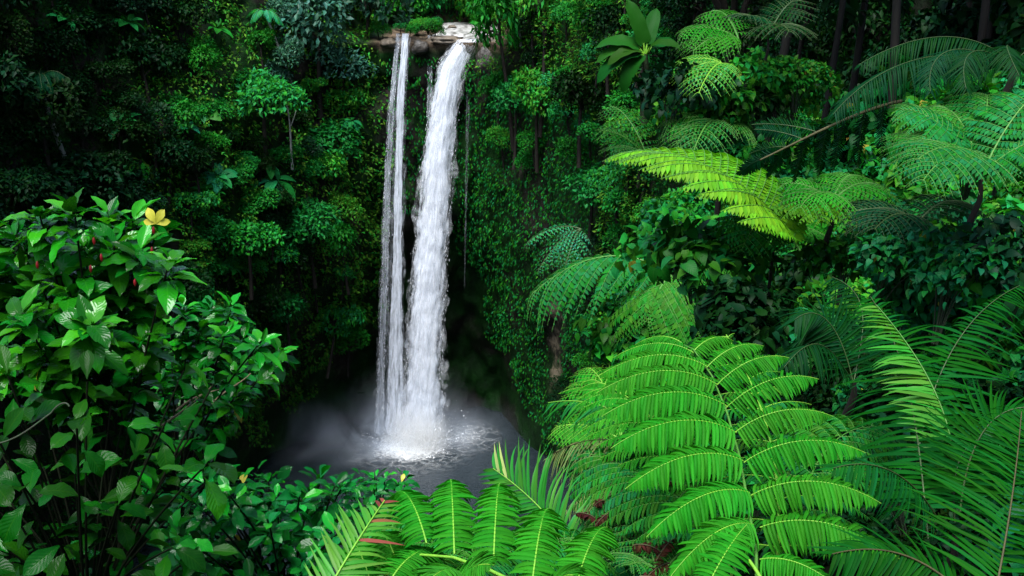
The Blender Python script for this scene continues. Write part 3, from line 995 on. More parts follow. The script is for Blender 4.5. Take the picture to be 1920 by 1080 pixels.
for a_ in (
        (470, 200, 5.7, 'bright', 'rounded bright green tree above the pale bare trunk on the left wall', 1.0),
        (622, 195, 4.2, 'bright', 'bright green tree nearest the left waterfall, halfway up its upper drop', 1.0),
        (595, 265, 5.5, 'mid', 'wide leafy tree just right of the pale bare trunk', 0.9),
        (600, 335, 4.6, 'bright', 'lighter green tree below the wide leafy tree on the left wall', 1.0),
        (565, 415, 4.9, 'mid', 'low rounded tree beside the large hanging leaf rosette', 1.1),
        (600, 600, 4.3, 'hangb', 'drooping creeper clad tree hanging over the dark cave left of the falls', 1.2),
        (440, 440, 4.6, 'mid', 'round green tree behind the tip of the glossy shrub', 1.0),
        (632, 470, 3.6, 'mid', 'dark green tree close beside the left fall at mid height', 1.3),
        (655, 55, 6.7, 'blue', 'tall bluish grey tree on the rim left of the left waterfall', 1.3),
        (570, 70, 6.4, 'blue', 'bluish grey tree behind the lone palm with drooping fronds', 1.2),
        (620, 130, 5.2, 'blue', 'smaller bluish tree under the tall bluish rim trees', 1.0),
        (682, 40, 4.6, 'mid', 'green rim tree leaning over the brink of the left waterfall', 1.3),
        (80, 330, 6.1, 'dark', 'round bush crowned tree alone in the dark far left', 0.9),
        (40, 220, 5.2, 'dark', 'dim tree below the dark feathery palm at far left', 1.0),
        (740, 22, 5.8, 'mid', 'low green tree on the bank left of the rapids', 1.0),
        (800, 12, 6.4, 'mid', 'green tree behind the middle of the rapids', 1.1),
        (865, 10, 6.7, 'bright', 'pale green tree at the far bend of the river', 1.1),
        (915, 18, 6.4, 'bright', 'light green tree on the bank right of the rapids', 1.2),
        (965, 120, 5.2, 'mid', 'vine hung column of leaves right of the dark lip rock', 2.0),
        (1040, 120, 4.6, 'bright', 'narrow leafy column under the banana plant, left side', 2.0),
        (1030, 215, 4.3, 'bright', 'small bright crown halfway down the leafy column right of the falls', 1.3),
        (985, 215, 4.1, 'mid', 'drooping crown next to the thread of water', 1.4),
        (1120, 180, 4.6, 'dark', 'dark tree in the hollow below the banana plant', 1.0),
        (1130, 340, 4.1, 'mid', 'round leafed tree above the small blue green fern', 1.0)):
    if a_[3] == 'hangb':
        a_ = a_[:3] + ('bright',) + a_[4:]
    tree_at(*a_)

for k in range(16):
    x, y = rng.uniform(-17.5, -9.8), rng.uniform(142.5, 164)
    if (x > -11 and y < 145) or (-16.2 < x < -11.5 and y < 150):
        continue
    s_ = rng.uniform(1.2, 2.2)
    use(PROTO[('mid', 'bright', 'dark')[k % 3]], A(x, y, -8.4 - 0.6 * s_), s_, tilt=0.1, label='low bush on the rock shelf left of the rapids', cat='bush', group='bushes on the shelf left of the rapids')
for k in range(7):
    x, y = rng.uniform(-0.6, 1.6), rng.uniform(141, 165)
    s_ = rng.uniform(1.0, 1.8)
    use(PROTO[('mid', 'bright')[k % 2]], A(x, y, -8.4 - 0.4 * s_), s_, tilt=0.1, label='low bush on the rock shelf right of the rapids', cat='bush', group='bushes on the shelf right of the rapids')
zone((480, -30, 690, 160), 12, ['blue', 'blue', 'mid'], (2.6, 4.0), 'bluish leafed tree crowding the rim left of the falls', 'trees on the rim left of the falls')
zone((330, 130, 648, 640), 44, ['mid', 'mid', 'bright', 'dark'], (2.0, 4.6), 'leafy tree clinging to the left wall between gorge rim and pool', 'trees on the left gorge wall')
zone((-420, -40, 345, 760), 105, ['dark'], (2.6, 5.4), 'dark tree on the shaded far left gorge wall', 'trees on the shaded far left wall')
zone((720, -15, 935, 48), 10, ['mid', 'bright'], (2.6, 3.8), 'green tree on the river bank behind the lip', 'trees behind the rapids')
zone((935, -25, 1260, 330), 34, ['mid', 'dark', 'bright'], (1.8, 3.8), 'vine draped tree on the right wall above the hanging creepers', 'trees on the upper right wall')
zone((1060, 330, 1260, 830), 30, ['mid', 'bright', 'dark'], (1.4, 3.2), 'small leafy tree on the lower right wall above the ferns', 'trees on the lower right wall')
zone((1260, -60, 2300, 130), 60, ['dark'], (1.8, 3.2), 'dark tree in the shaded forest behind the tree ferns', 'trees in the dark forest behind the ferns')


# ------------------------------------------------------------------ ferns and palms
T_PINNULE = [leaf_t(4, 0.5, 'oblong', 0.20, c) for c in (0.25, 0.6, 0.95)]
T_PINNULE_LO = [leaf_t(2, 0.5, 'oblong', 0.07, c) for c in (0.3, 0.7)]
T_BLADE = [leaf_t(5, 0.5, 'blade', 0.025, c) for c in (0.35, 0.7, 1.2)]
G3 = A(0, 0, -1)
FERN_BASES = []


def pinnate(mb, ctrl, up, n, L, wid, ang=72, droop=0.15, rr=0.004, tm=None, mats=(0, 1), prof='pinna', sides=5, jit=0.05, s0=0.04, tip_mat=None, tip_from=2.0, skip=0.0, lift=0.0):
    """a midrib along a Bezier curve with leaflets on both sides; L is the longest leaflet, wid its width"""
    tm = tm or T_PINNULE
    pts, tan = bez(ctrl, 4 * n + 1)
    s = np.linspace(s0, 0.985, n)
    k = np.clip((s * 4 * n).astype(int), 0, 4 * n)
    p, t = pts[k], tan[k]
    up = unit(up)
    nn = unit(np.asarray(up)[None] - (t @ up)[:, None] * t)
    sd_ = np.cross(t, nn)
    if prof == 'pinna':
        ln = np.clip((1 - s) / 0.42, 0, 1) ** 0.75 * np.clip(0.78 + s * 2.2, 0, 1)
    elif prof == 'palm':
        ln = np.sin(math.pi * (0.12 + 0.83 * s)) ** 0.6
    else:
        ln = np.sin(math.pi * (0.25 + 0.70 * s)) ** 0.75
    ln = np.maximum(ln, 0.07)
    for sign in (-1, 1):
        a = R(ang) * (1 - 0.35 * s ** 2) + rng.normal(0, jit, n)
        d = np.cos(a)[:, None] * t + sign * np.sin(a)[:, None] * sd_ + G3 * (droop + rng.normal(0, jit, n))[:, None] + nn * lift
        q = nn + rng.normal(0, jit, (n, 3))
        le = L * ln * rng.uniform(0.93, 1.06, n)
        M = frames(d, q)
        M = M * np.stack([np.minimum(wid, le * 0.5), le, le], -1)[:, None, :]
        which = rng.integers(len(tm), size=n)
        ok = rng.random(n) >= skip
        for i, T in enumerate(tm):
            q_ = (which == i) & ok
            if tip_mat is None:
                mb.inst(T, M[q_], p[q_], mats[0])
            else:
                hi = (s > tip_from) & (rng.random(n) < 0.35)
                mb.inst(T, M[q_ & ~hi], p[q_ & ~hi], mats[0])
                mb.inst(T, M[q_ & hi], p[q_ & hi], tip_mat)
    step = max(1, (4 * n) // 24)
    tube(mb, pts[::step] + unit(up) * rr * 0.8, np.linspace(rr, rr * 0.4, len(pts[::step])), sides, mats[1])


def arc(a, b, rise, up=A(0, 0, 1.0), side=A(0, 0, 0), tip=0.0):
    """control points of a bough from a to b that rises and then droops"""
    a, b = np.asarray(a, float), np.asarray(b, float)
    l = np.linalg.norm(b - a)
    return [a, a + (b - a) * 0.33 + up * rise * l + side * l, a + (b - a) * 0.70 + up * rise * l * 0.8 + side * l * 0.8, b - A(0, 0, tip * l)]


def bez_at(ctrl, s):
    p, t = bez(ctrl, 201)
    i = int(round(s * 200))
    return p[i], t[i]


def bifrond(root, ctrl, up, npair, Lp, npn, lw, mats, origin, ang=70, droop=0.25, rr=0.008, split=True, tm=None, s0=0.12, prof='frond', lrel=0.20, parts=None, rise=0.12, name='frond', jit=0.06, pd=0.25):
    """a twice divided tree fern frond: midrib (part) with its pinnae (sub-parts) or all in one part"""
    o_par = root
    mr = MB()
    pts, _ = bez(ctrl, 40)
    tube(mr, pts, np.linspace(rr, rr * 0.4, 40), 6, 1)
    fr = None
    if split:
        fr = mr.build(name, mats, root, origin)
    for i in range(npair):
        s = s0 + (0.985 - s0) * i / (npair - 1)
        p, t = bez_at(ctrl, s)
        u = unit(up)
        nn = unit(u - (t @ u) * t)
        sd_ = np.cross(t, nn)
        x = (s - s0) / (1 - s0)
        ln = Lp * max(0.10, (math.sin(math.pi * (0.22 + 0.74 * x))) ** 0.8)
        for sg in (-1, 1):
            a = R(ang) * (1 - 0.4 * x ** 2) + rng.normal(0, jit)
            d = unit(math.cos(a) * t + sg * math.sin(a) * sd_ + nn * 0.10)
            l = ln * rng.uniform(0.92, 1.08)
            end = p + d * l + G3 * droop * l
            cp = arc(p, end, rise, nn)
            mb = MB() if split else mr
            n = max(6, int(npn * (0.45 + 0.55 * l / Lp)))
            pinnate(mb, cp, nn * 0.5 + A(0, 0, 0.6), n, l * lrel, lw, droop=pd, rr=rr * (0.42 if split else 0.26), tm=tm, sides=4)
            if split:
                mb.build('pinna', mats, fr, origin)
    if not split:
        mr.build(name, mats, root, origin)


def pinna_between(fr, mats, origin, b, t, rise=0.16, n=30, L=None, wid=None, up=A(0, -0.30, 1.0), droop=0.35, side=0.0, rr=0.0031, over=1.12):
    mb = MB()
    l = np.linalg.norm(t - b)
    L = L or l * 0.265
    pinnate(mb, arc(b, t, rise, A(0, 0, 1), unit(np.cross(t - b, A(0, 0, 1))) * side), up, n, L, wid or l / n * over, ang=78, droop=droop, rr=rr)
    mb.build('pinna', mats, fr, origin)


# the large fern right of centre: every pinna of its big frond
FM = [G['fern'], G['rach']]
base = at(1400, 1130, 3.5)
big = thing('tree_fern', base, 'large bright green tree fern whose broad frond fills the lower right foreground', 'fern')
RA = [(1420, 1120, 3.55), (1418, 1040, 3.75), (1400, 930, 4.0), (1385, 850, 4.25), (1362, 770, 4.5), (1335, 705, 4.75), (1300, 655, 4.95), (1268, 640, 5.1)]
rp = np.array([at(*q) for q in RA])
mb = MB()
tube(mb, rp, np.linspace(0.007, 0.003, len(rp)), 6, 1)
fr = mb.build('frond', [G['fern'], G['rach_green']], big, base)
for b_, t_, ln in (
        ((1425, 990, 3.85), (1690, 1052, 3.75), .5), ((1408, 930, 4.0), (1652, 945, 3.9), .5), ((1395, 868, 4.15), (1622, 850, 4.1), .5),
        ((1378, 812, 4.3), (1562, 782, 4.3), .5), ((1362, 765, 4.5), (1535, 712, 4.5), .5), ((1345, 722, 4.65), (1480, 672, 4.7), .5),
        ((1325, 690, 4.8), (1432, 650, 4.9), .5), ((1300, 660, 4.95), (1375, 640, 5.1), .5),
        ((1412, 985, 3.8), (1255, 1085, 3.6), .5), ((1405, 925, 3.95), (1212, 1008, 3.8), .5), ((1393, 865, 4.1), (1172, 918, 4.0), .5),
        ((1380, 812, 4.25), (1145, 842, 4.15), .5), ((1362, 762, 4.4), (1128, 782, 4.35), .5), ((1345, 722, 4.6), (1118, 738, 4.6), .5),
        ((1325, 688, 4.75), (1122, 706, 4.8), .5), ((1300, 662, 4.9), (1150, 672, 5.0), .5), ((1280, 645, 5.0), (1190, 648, 5.15), .5),
        ((1425, 1050, 3.7), (1600, 1130, 3.55), .5)):
    pinna_between(fr, FM, base, at(*b_), at(*t_), rise=0.23, n=36)
# the second frond of the same fern, going off below the first towards the bottom edge
rp2 = [at(1450, 1140, 3.3), at(1430, 1080, 3.35), at(1400, 1030, 3.45), at(1345, 1000, 3.6)]
mb = MB()
tube(mb, bez(rp2, 12)[0], np.linspace(0.008, 0.003, 12), 6, 1)
fr2 = mb.build('frond', FM, big, base)
pinna_between(fr2, FM, base, at(1320, 1115, 3.3), at(1400, 985, 3.55), rise=0.10, n=24, droop=0.15)
bifrond(big, [at(1450, 1120, 3.6), at(1480, 900, 4.6), at(1440, 760, 5.4), at(1362, 628, 6.0)], A(-0.2, -0.4, 1), 13, 0.36, 16, 0.02, [G['fern_mid'], G['rach']], base, ang=62, droop=0.4)
for c_, mt_ in (([at(1380, 1110, 3.9), at(1330, 900, 4.7), at(1230, 750, 5.3), at(1112, 712, 5.7)], FM), ([at(1460, 1110, 3.9), at(1500, 900, 4.6), at(1545, 790, 5.0), at(1655, 800, 5.2)], [G['fern_mid'], G['rach_green']]),
                ([at(1400, 1110, 3.8), at(1330, 960, 4.4), at(1230, 880, 4.8), at(1100, 850, 5.1)], [G['fern_mid'], G['rach_green']])):
    bifrond(big, c_, A(0, -0.3, 1), 14, 0.36, 26, 0.014, mt_, base, droop=0.35, split=True, rr=0.005, lrel=0.2, s0=0.25, rise=0.2)
mb = MB()
tube(mb, [base + A(0.05, 0.0, 0.02), base + A(0.08, 0.1, -0.4), base + A(0.1, 0.2, -1.2)], [0.03, 0.05, 0.06], 8)
mb.build('trunk', G['bark'], big, base)

# the fern along the bottom edge, pinnae standing up from a midrib that runs out of the frame
base = at(900, 1150, 2.9)
low = thing('tree_fern', base, 'fresh green fern along the bottom edge with upright rounded pinnae', 'fern')
rp = np.array([at(*q) for q in [(1130, 1150, 2.75), (1000, 1110, 2.85), (920, 1070, 2.95), (850, 1045, 3.05), (790, 1040, 3.1), (720, 1080, 3.15)]])
mb = MB()
tube(mb, rp, np.linspace(0.007, 0.003, len(rp)), 6, 1)
fr = mb.build('frond', FM, low, base)
for b_, t_ in (((852, 1040, 3.05), (845, 900, 3.5)), ((925, 1062, 2.95), (938, 908, 3.45)), ((800, 1020, 3.1), (742, 925, 3.5)), ((998, 1095, 2.85), (1030, 955, 3.3)),
               ((1075, 1120, 2.8), (1140, 990, 3.2)), ((745, 1060, 3.12), (705, 1000, 3.35)), ((735, 1085, 3.0), (830, 1035, 3.25)),
               ((840, 1120, 2.9), (920, 1060, 2.75)), ((1010, 1140, 2.75), (1075, 1080, 2.6)), ((700, 1110, 3.1), (655, 1010, 3.3)), ((870, 1085, 2.9), (800, 1095, 2.7)), ((950, 1110, 2.85), (900, 1130, 2.6))):
    pinna_between(fr, FM, base, at(*b_), at(*t_), rise=0.20, n=38, up=A(0, -0.45, 1.0), droop=0.24, L=0.082, over=1.15)
for c_ in ([at(900, 1150, 3.2), at(860, 1050, 3.9), at(790, 985, 4.4), at(700, 985, 4.6)], [at(930, 1150, 3.2), at(960, 1050, 3.9), at(1010, 1000, 4.3), at(1090, 1010, 4.4)],
           [at(900, 1160, 3.1), at(880, 1080, 3.6), at(890, 1010, 4.1), at(880, 980, 4.5)], [at(850, 1160, 3.1), at(780, 1100, 3.4), at(720, 1060, 3.6), at(650, 1070, 3.7)]):
    bifrond(low, c_, A(0, -0.3, 1), 13, 0.30, 22, 0.013, [G['fern_mid'], G['rach_green']], base, droop=0.35, split=True, rr=0.004, lrel=0.2, s0=0.2, rise=0.2)
mb = MB()
tube(mb, [base + A(0.25, 0, -0.05), base + A(0.3, 0.1, -1.5)], [0.03, 0.06], 8)
mb.build('trunk', G['bark'], low, base)

# single feathered fronds and palms nearby
def palm_thing(name, basepix, label, fronds, mats, trunk=True, cat='palm', group=None, bark='bark'):
    base = at(*basepix)
    root = thing(name, base, label, cat, group)
    for f in fronds:
        mb = MB()
        pinnate(mb, [at(*q) for q in f['c']], f.get('up', A(0, -0.3, 1)), f.get('n', 36), f.get('L', 0.3), f.get('w', 0.016), ang=f.get('ang', 62), droop=f.get('droop', 0.2),
                rr=f.get('rr', 0.0045), tm=f.get('tm', T_BLADE), prof=f.get('prof', 'palm'), s0=f.get('s0', 0.12), jit=f.get('jit', 0.06), tip_mat=f.get('tip_mat'), tip_from=f.get('tip_from', 2), skip=f.get('skip', 0), lift=f.get('lift', 0))
        mb.build('frond', f.get('mats', mats), root, base)
    if trunk:
        mb = MB()
        r = 0.0035 * basepix[2]
        tube(mb, [base + A(0, 0, 0.02), base + A(0.02, 0.03, -0.04 * basepix[2] ** 0.5), base + A(0, 0.1, -0.10 * basepix[2] ** 0.5)], [r * 0.7, r, r * 1.1], 8)
        if basepix[2] > 6:
            FERN_BASES.append((base, basepix[2]))
        mb.build('trunk', G[bark], root, base)
    return root


palm_thing('cycad', (590, 1140, 2.9), 'yellow green cycad frond with reddish tipped narrow leaflets at the bottom edge',
           [dict(c=[(590, 1150, 2.9), (625, 1090, 2.95), (670, 1010, 3.0), (722, 938, 3.15)], up=A(-0.15, -1, 0.5), n=24, L=0.15, w=0.012, droop=0.0, ang=58, tip_mat=2, tip_from=0.62, s0=0.05, rr=0.004)],
           [G['palm_light'], G['rach'], G['red_tip']], cat='cycad')
palm_thing('palm', (1085, 1050, 4.6), 'young palm with one stiff pale tipped frond in front of the pool edge',
           [dict(c=[(1090, 1060, 4.6), (1050, 985, 4.7), (1000, 930, 4.8), (925, 878, 4.9)], up=A(-0.55, -0.8, 0.4), n=30, L=0.27, w=0.017, droop=-0.1, ang=60, tip_mat=2, tip_from=0.86, s0=0.05, lift=0.1)],
           [G['palm_light'], G['rach'], G['pale_tip']])
palm_thing('palm', (1790, 1010, 4.4), 'dark green palm with a tall arching frond and long curved leaflets at right',
           [dict(c=[(1740, 1010, 4.3), (1725, 850, 4.4), (1715, 680, 4.9), (1632, 556, 5.3)], up=A(-0.3, -1, 0.4), n=50, L=0.357, w=0.0205, droop=0.25, ang=70),
            dict(c=[(1790, 960, 4.5), (1800, 800, 4.6), (1745, 690, 4.7), (1640, 570, 4.9)], up=A(0.9, -0.6, 0.5), n=44, L=0.221, w=0.0243, droop=0.5, ang=55, mats=[G['palm_light'], G['rach_green'], G['pale_tip']]),
            dict(c=[(1720, 860, 5.6), (1745, 700, 5.8), (1810, 580, 6.0), (1915, 535, 6.2)], up=A(-0.3, -0.4, 1), n=46, L=0.357, w=0.0226, droop=0.35, ang=60),
            dict(c=[(1800, 960, 4.3), (1810, 850, 4.3), (1850, 740, 4.3), (1960, 770, 4.2)], up=A(0, -0.4, 1), n=40, L=0.281, w=0.0149, droop=0.4),
            dict(c=[(1790, 980, 4.4), (1780, 880, 4.4), (1800, 790, 4.5), (1905, 830, 4.6)], up=A(0, -0.4, 1), n=40, L=0.306, w=0.0170, droop=0.45),
            dict(c=[(1760, 980, 4.4), (1720, 900, 4.2), (1650, 850, 4.1), (1560, 880, 4.0)], up=A(0, -0.4, 1), n=34, L=0.212, w=0.0131, droop=0.35)],
           [G['palm'], G['rach_dark']])
palm_thing('palm', (1880, 1150, 3.4), 'dim palm at the right edge, upright brown midrib with long leaflets to its left',
           [dict(c=[(1858, 1150, 3.3), (1885, 1020, 3.4), (1905, 900, 3.6), (1915, 770, 3.9)], up=A(-0.2, -1, 0.3), n=44, L=0.391, w=0.0149, droop=0.2, ang=60, s0=0.02, jit=0.09),
            dict(c=[(1850, 1160, 3.3), (1760, 1060, 3.4), (1680, 1010, 3.4), (1560, 1040, 3.3)], up=A(0, -0.5, 1), n=36, L=0.221, w=0.0131, droop=0.3)],
           [G['palm'], G['rach_brown']])
palm_thing('palm', (1600, 720, 7.0), 'dusky small palm behind the tall arching palm, fronds leaning left',
           [dict(c=[(1600, 720, 7.0), (1580, 620, 7.0), (1540, 560, 7.0), (1490, 600, 6.9)], up=A(-0.4, -0.5, 1), n=36, L=0.357, w=0.0187, droop=0.4),
            dict(c=[(1600, 720, 7.0), (1620, 620, 7.1), (1640, 550, 7.3), (1560, 520, 7.5)], n=36, L=0.340, w=0.0187, droop=0.4),
            dict(c=[(1600, 720, 7.0), (1560, 650, 6.6), (1530, 610, 6.4), (1470, 690, 6.2)], n=30, L=0.297, w=0.0170, droop=0.5)],
           [G['fern_dark'], G['rach_dark']])
palm_thing('fern', (1190, 800, 5.8), 'half dry feathery fern left of the big bright fern, tips browned',
           [dict(c=[(1190, 800, 5.8), (1150, 760, 5.8), (1090, 745, 5.9), (1028, 756, 6.0)], n=30, L=0.22, w=0.014, droop=0.25, mats=[G['fern_mid'], G['rach']]),
            dict(c=[(1200, 850, 5.6), (1150, 815, 5.7), (1090, 815, 5.8), (1022, 862, 5.9)], n=40, L=0.27, w=0.011, droop=0.35, skip=0.1),
            dict(c=[(1210, 960, 5.2), (1170, 890, 5.3), (1120, 890, 5.4), (1060, 960, 5.5)], n=40, L=0.25, w=0.010, droop=0.4, skip=0.15),
            dict(c=[(1210, 940, 5.2), (1190, 900, 5.3), (1150, 920, 5.3), (1110, 1010, 5.3)], n=36, L=0.22, w=0.010, droop=0.4, skip=0.15)],
           [G['dry'], G['rach_brown']], cat='fern')
base = at(1170, 830, 6.4)
ft = thing('fern', base, 'bright small fern peeping out between the big fern and the gorge', 'fern')
for tp in ((1045, 800, 6.6), (1080, 720, 6.9), (1105, 690, 7.0)):
    bifrond(ft, arc(base, at(*tp), 0.18), A(0, -0.3, 1), 14, 0.22, 11, 0.022, FM, base, split=False, tm=T_PINNULE_LO, rr=0.006)

def fern_thing(basepix, label, tips, mats, Lp, npair=16, npn=14, lw=0.03, up=A(0, -0.2, 1), rise=0.2, droop=0.3, trunk=1.6, tilt=0.0, tm=None, rr=0.01, group=None, name='tree_fern', ang=68, split=False, pd=0.25):
    base = at(*basepix)
    FERN_BASES.append((base, basepix[2]))
    trunk = min(trunk, 0.35)
    Lp, lw = Lp * 0.85, lw * 1.35
    root = thing(name, base, label, 'fern', group)
    for tp in tips:
        e = at(*tp[:3])
        mt = tp[3] if len(tp) > 3 else mats
        bifrond(root, arc(base, e, rise), up, npair, Lp, npn, lw, mt, base, droop=droop + 0.12, split=split, tm=tm or T_PINNULE_LO, rr=rr, ang=ang, pd=pd, lrel=0.135, rise=0.2, jit=0.09)
    if trunk:
        mb = MB()
        tube(mb, [base + A(0, 0, 0.03), base + A(0.03, 0.05, -trunk * 0.5), base + A(0, 0.1, -trunk)], [0.015, 0.02, 0.025], 7)
        mb.build('trunk', G['bark'], root, base)
    return root


# the yellow tree fern and its neighbours on the slope
YM = [G['fern_yellow'], G['rach_green']]
MM = [G['fern_mid'], G['rach_green']]
DM = [G['fern_dark'], G['rach_dark']]
BM = [G['fern'], G['rach_green']]
base = at(1450, 500, 9.5)
yf = thing('tree_fern', base, 'tree fern with one glowing yellow green frond arching over the slope', 'fern')
bifrond(yf, [at(1500, 470, 8.5), at(1445, 372, 8.5), at(1330, 280, 8.8), at(1172, 292, 9.2)], A(0.25, -0.12, 1), 25, 0.80, 22, 0.036, YM, base, droop=0.22, split=True, tm=T_PINNULE_LO, rr=0.010, s0=0.08, ang=62, lrel=0.19, rise=0.2)
for tp, mt in (((1540, 412, 8.3), YM), ((1580, 470, 9.6), BM), ((1390, 470, 8.6), MM)):
    bifrond(yf, arc(base + A(0, 0, 0.3), at(*tp), 0.25), A(0, -0.3, 1), 14, 0.4, 13, 0.03, mt, base, droop=0.3, split=False, tm=T_PINNULE_LO)
mb = MB()
tube(mb, [base + A(0, 0, 0.3), base + A(0, 0.1, -0.2), base + A(0.05, 0.15, -0.9)], [0.012, 0.016, 0.02], 8)
mb.build('trunk', G['bark'], yf, base)

fern_thing((1262, 520, 12.5), 'pale green tree fern whose frond hangs over the gorge at mid slope', [(1002, 548, 13.0), (1215, 600, 12.2), (1330, 450, 13.0, MM)], MM, 0.85, 15, 18, 0.036, rise=0.30, droop=0.62, trunk=2.5, rr=0.014)
fern_thing((1090, 430, 40), 'small blue green fern clinging to the wall edge beside the creepers', [(1010, 505, 40), (990, 455, 41), (1060, 500, 39)], [G['rosette'], G['rach_dark']], 1.1, 12, 8, 0.14, rise=0.2, trunk=1.5, rr=0.03)
fern_thing((1840, 330, 7.6), 'dense feathery tree fern at the right edge under the dark arching fronds', [(1690, 205, 7.6), (1705, 270, 7.3), (1720, 300, 7.0), (1960, 170, 7.8), (1990, 260, 7.4), (1760, 200, 8.2), (1850, 180, 8.4), (1730, 340, 6.8)], MM, 0.50, 17, 15, 0.022, rise=0.22, droop=0.25, trunk=0.5)
fern_thing((1215, 300, 30), 'pale feathery fern high on the slope below the banana plant', [(1130, 245, 30), (1150, 200, 31), (1160, 285, 29)], MM, 1.1, 14, 9, 0.11, trunk=2, rr=0.025)
fern_thing((1385, 75, 19), 'fern on the vine covered trunk, its frond near the top of the slope', [(1280, 60, 19), (1300, 95, 18.5), (1345, 20, 19.5)], BM, 0.75, 14, 10, 0.07, trunk=2, rr=0.02)
fern_thing((1440, 70, 17), 'dark fern in the forest shade, frond lifted towards the top edge', [(1490, 0, 17), (1400, 30, 16.5), (1480, 60, 16)], DM, 0.7, 14, 10, 0.06, trunk=2, rr=0.02)
fern_thing((1362, 125, 17), 'yellow tipped fern on the vine covered trunk, lower than its neighbour', [(1278, 118, 17), (1282, 150, 16.5), (1310, 175, 16)], [G['palm_light'], G['rach']], 0.6, 13, 10, 0.06, trunk=2, rr=0.018)
fern_thing((1345, 230, 17), 'soft green fern beside the dark hollow, drooping left', [(1250, 235, 17), (1270, 270, 16.5), (1300, 285, 16), (1400, 240, 17)], MM, 0.65, 14, 10, 0.06, trunk=2, rr=0.02)
fern_thing((1560, 380, 8.8), 'mid green fern right of the yellow frond', [(1470, 345, 8.8), (1640, 345, 9), (1600, 330, 9.2), (1500, 390, 8.2)], BM, 0.42, 14, 12, 0.03, trunk=1.2)
fern_thing((1720, 420, 8.5), 'shadowed fern in the vine bed at right', [(1590, 400, 8.5), (1640, 430, 8.0), (1800, 380, 8.8)], DM, 0.5, 14, 12, 0.03, trunk=1.2)

fern_thing((1235, 1085, 4.3), 'low feathery fern in the gap between the two bright foreground ferns', [(1105, 985, 4.7), (1160, 930, 4.8), (1230, 950, 4.7), (1310, 1020, 4.4), (1180, 1060, 4.1)], MM, 0.2, 14, 13, 0.012, trunk=0.2, rr=0.005, name='fern')
# dark tree fern at the upper right with long fronds and hanging pinnae
palm_thing('tree_fern', (1900, 120, 9.0), 'dark bluish tree fern at upper right with long arching fronds',
           [dict(c=[(1900, 120, 9.0), (1830, 55, 9.0), (1730, 50, 9.0), (1610, 122, 8.8)], n=60, L=0.32, w=0.0136, droop=0.45, mats=DM),
            dict(c=[(1890, 130, 8.8), (1780, 75, 8.6), (1650, 110, 8.4), (1562, 215, 8.2)], n=66, L=0.34, w=0.0136, droop=0.45, mats=DM),
            dict(c=[(1880, 120, 8.6), (1800, 70, 8.4), (1730, 90, 8.2), (1745, 175, 8.0)], n=46, L=0.26, w=0.0112, droop=0.3, mats=DM),
            dict(c=[(1890, 120, 8.4), (1840, 80, 8.2), (1790, 85, 8.0), (1812, 170, 7.8)], n=46, L=0.26, w=0.0112, droop=0.3, mats=DM),
            dict(c=[(1910, 110, 8.4), (1880, 70, 8.2), (1880, 80, 8.0), (1912, 145, 7.8)], n=46, L=0.26, w=0.0112, droop=0.3, mats=DM),
            dict(c=[(1910, 110, 9.0), (1960, 50, 9.0), (2030, 70, 9.0), (2090, 170, 8.8)], n=56, L=0.32, w=0.0124, droop=0.45, mats=DM)],
           DM, cat='fern')
base = at(1690, 190, 8.6)
bf = thing('tree_fern', base, 'sparse fern branch with bare brown midrib and thin pinnae hanging straight down', 'fern')
mb = MB()
rc = [base, at(1610, 205, 8.4), at(1520, 255, 8.2), at(1425, 300, 8.0)]
tube(mb, bez(rc, 20)[0], np.linspace(0.016, 0.006, 20), 6, 1)
bfr = mb.build('frond', [G['fern_dark'], G['rach_brown']], bf, base)
for s, dx, dy in ((0.14, 20, 115), (0.28, 8, 110), (0.42, -4, 105), (0.55, 2, 100), (0.68, -10, 95), (0.80, -30, 70), (0.9, -50, 50), (0.62, -110, -8), (0.72, -80, -12), (0.97, -40, 40), (0.82, -60, 20)):
    p, t = bez_at(rc, s)
    l = math.hypot(dx, dy) / F * np.linalg.norm(p)
    e = p + A(dx / F, 0.02, -dy / F) * np.linalg.norm(p)
    mb = MB()
    pinnate(mb, arc(p, e, 0.08, A(-0.3, 0, 1)), A(0.2, -1, 0.3), 26, 0.085, 0.012, ang=62, droop=0.25, rr=0.004)
    mb.build('pinna', [G['fern_dark'], G['rach_dark']], bfr, base)

# ------------------------------------------------------------------ leafy vines and shrubs on the near slope
T_HEART = leaf_t(4, 0.36, 'heart', 0.28, 0.7, 1)
T_HEART_HI = leaf_t(6, 0.38, 'heart', 0.2, 0.6, 2, wave=0.08)


def vine_proto(name, seed, mat, leaf, nl, tmpl=T_HEART, flat=0.7, droop=0.75, nb=9):
    root = thing(name, (0, 0, 0), None, None)
    (t, M, P), c, rad = crown_geo(seed, nb=nb, nl=nl, leaf=leaf, flat=flat, droop=droop, tmpl=tmpl)
    m = MB()
    m.inst(t, M, P + A(0, 0, 0.35))
    m.build('foliage', mat, root)
    m = MB()
    for q in c:
        e = q * 1.05 + A(0, 0, 0.4)
        tube(m, bez([A(q[0] * 0.1, q[1] * 0.1, -0.5), A(q[0] * 0.3, q[1] * 0.3, 0.2), e], 8)[0], np.linspace(0.012, 0.004, 8), 5)
    m.build('stem', G['stem'], root)
    return root


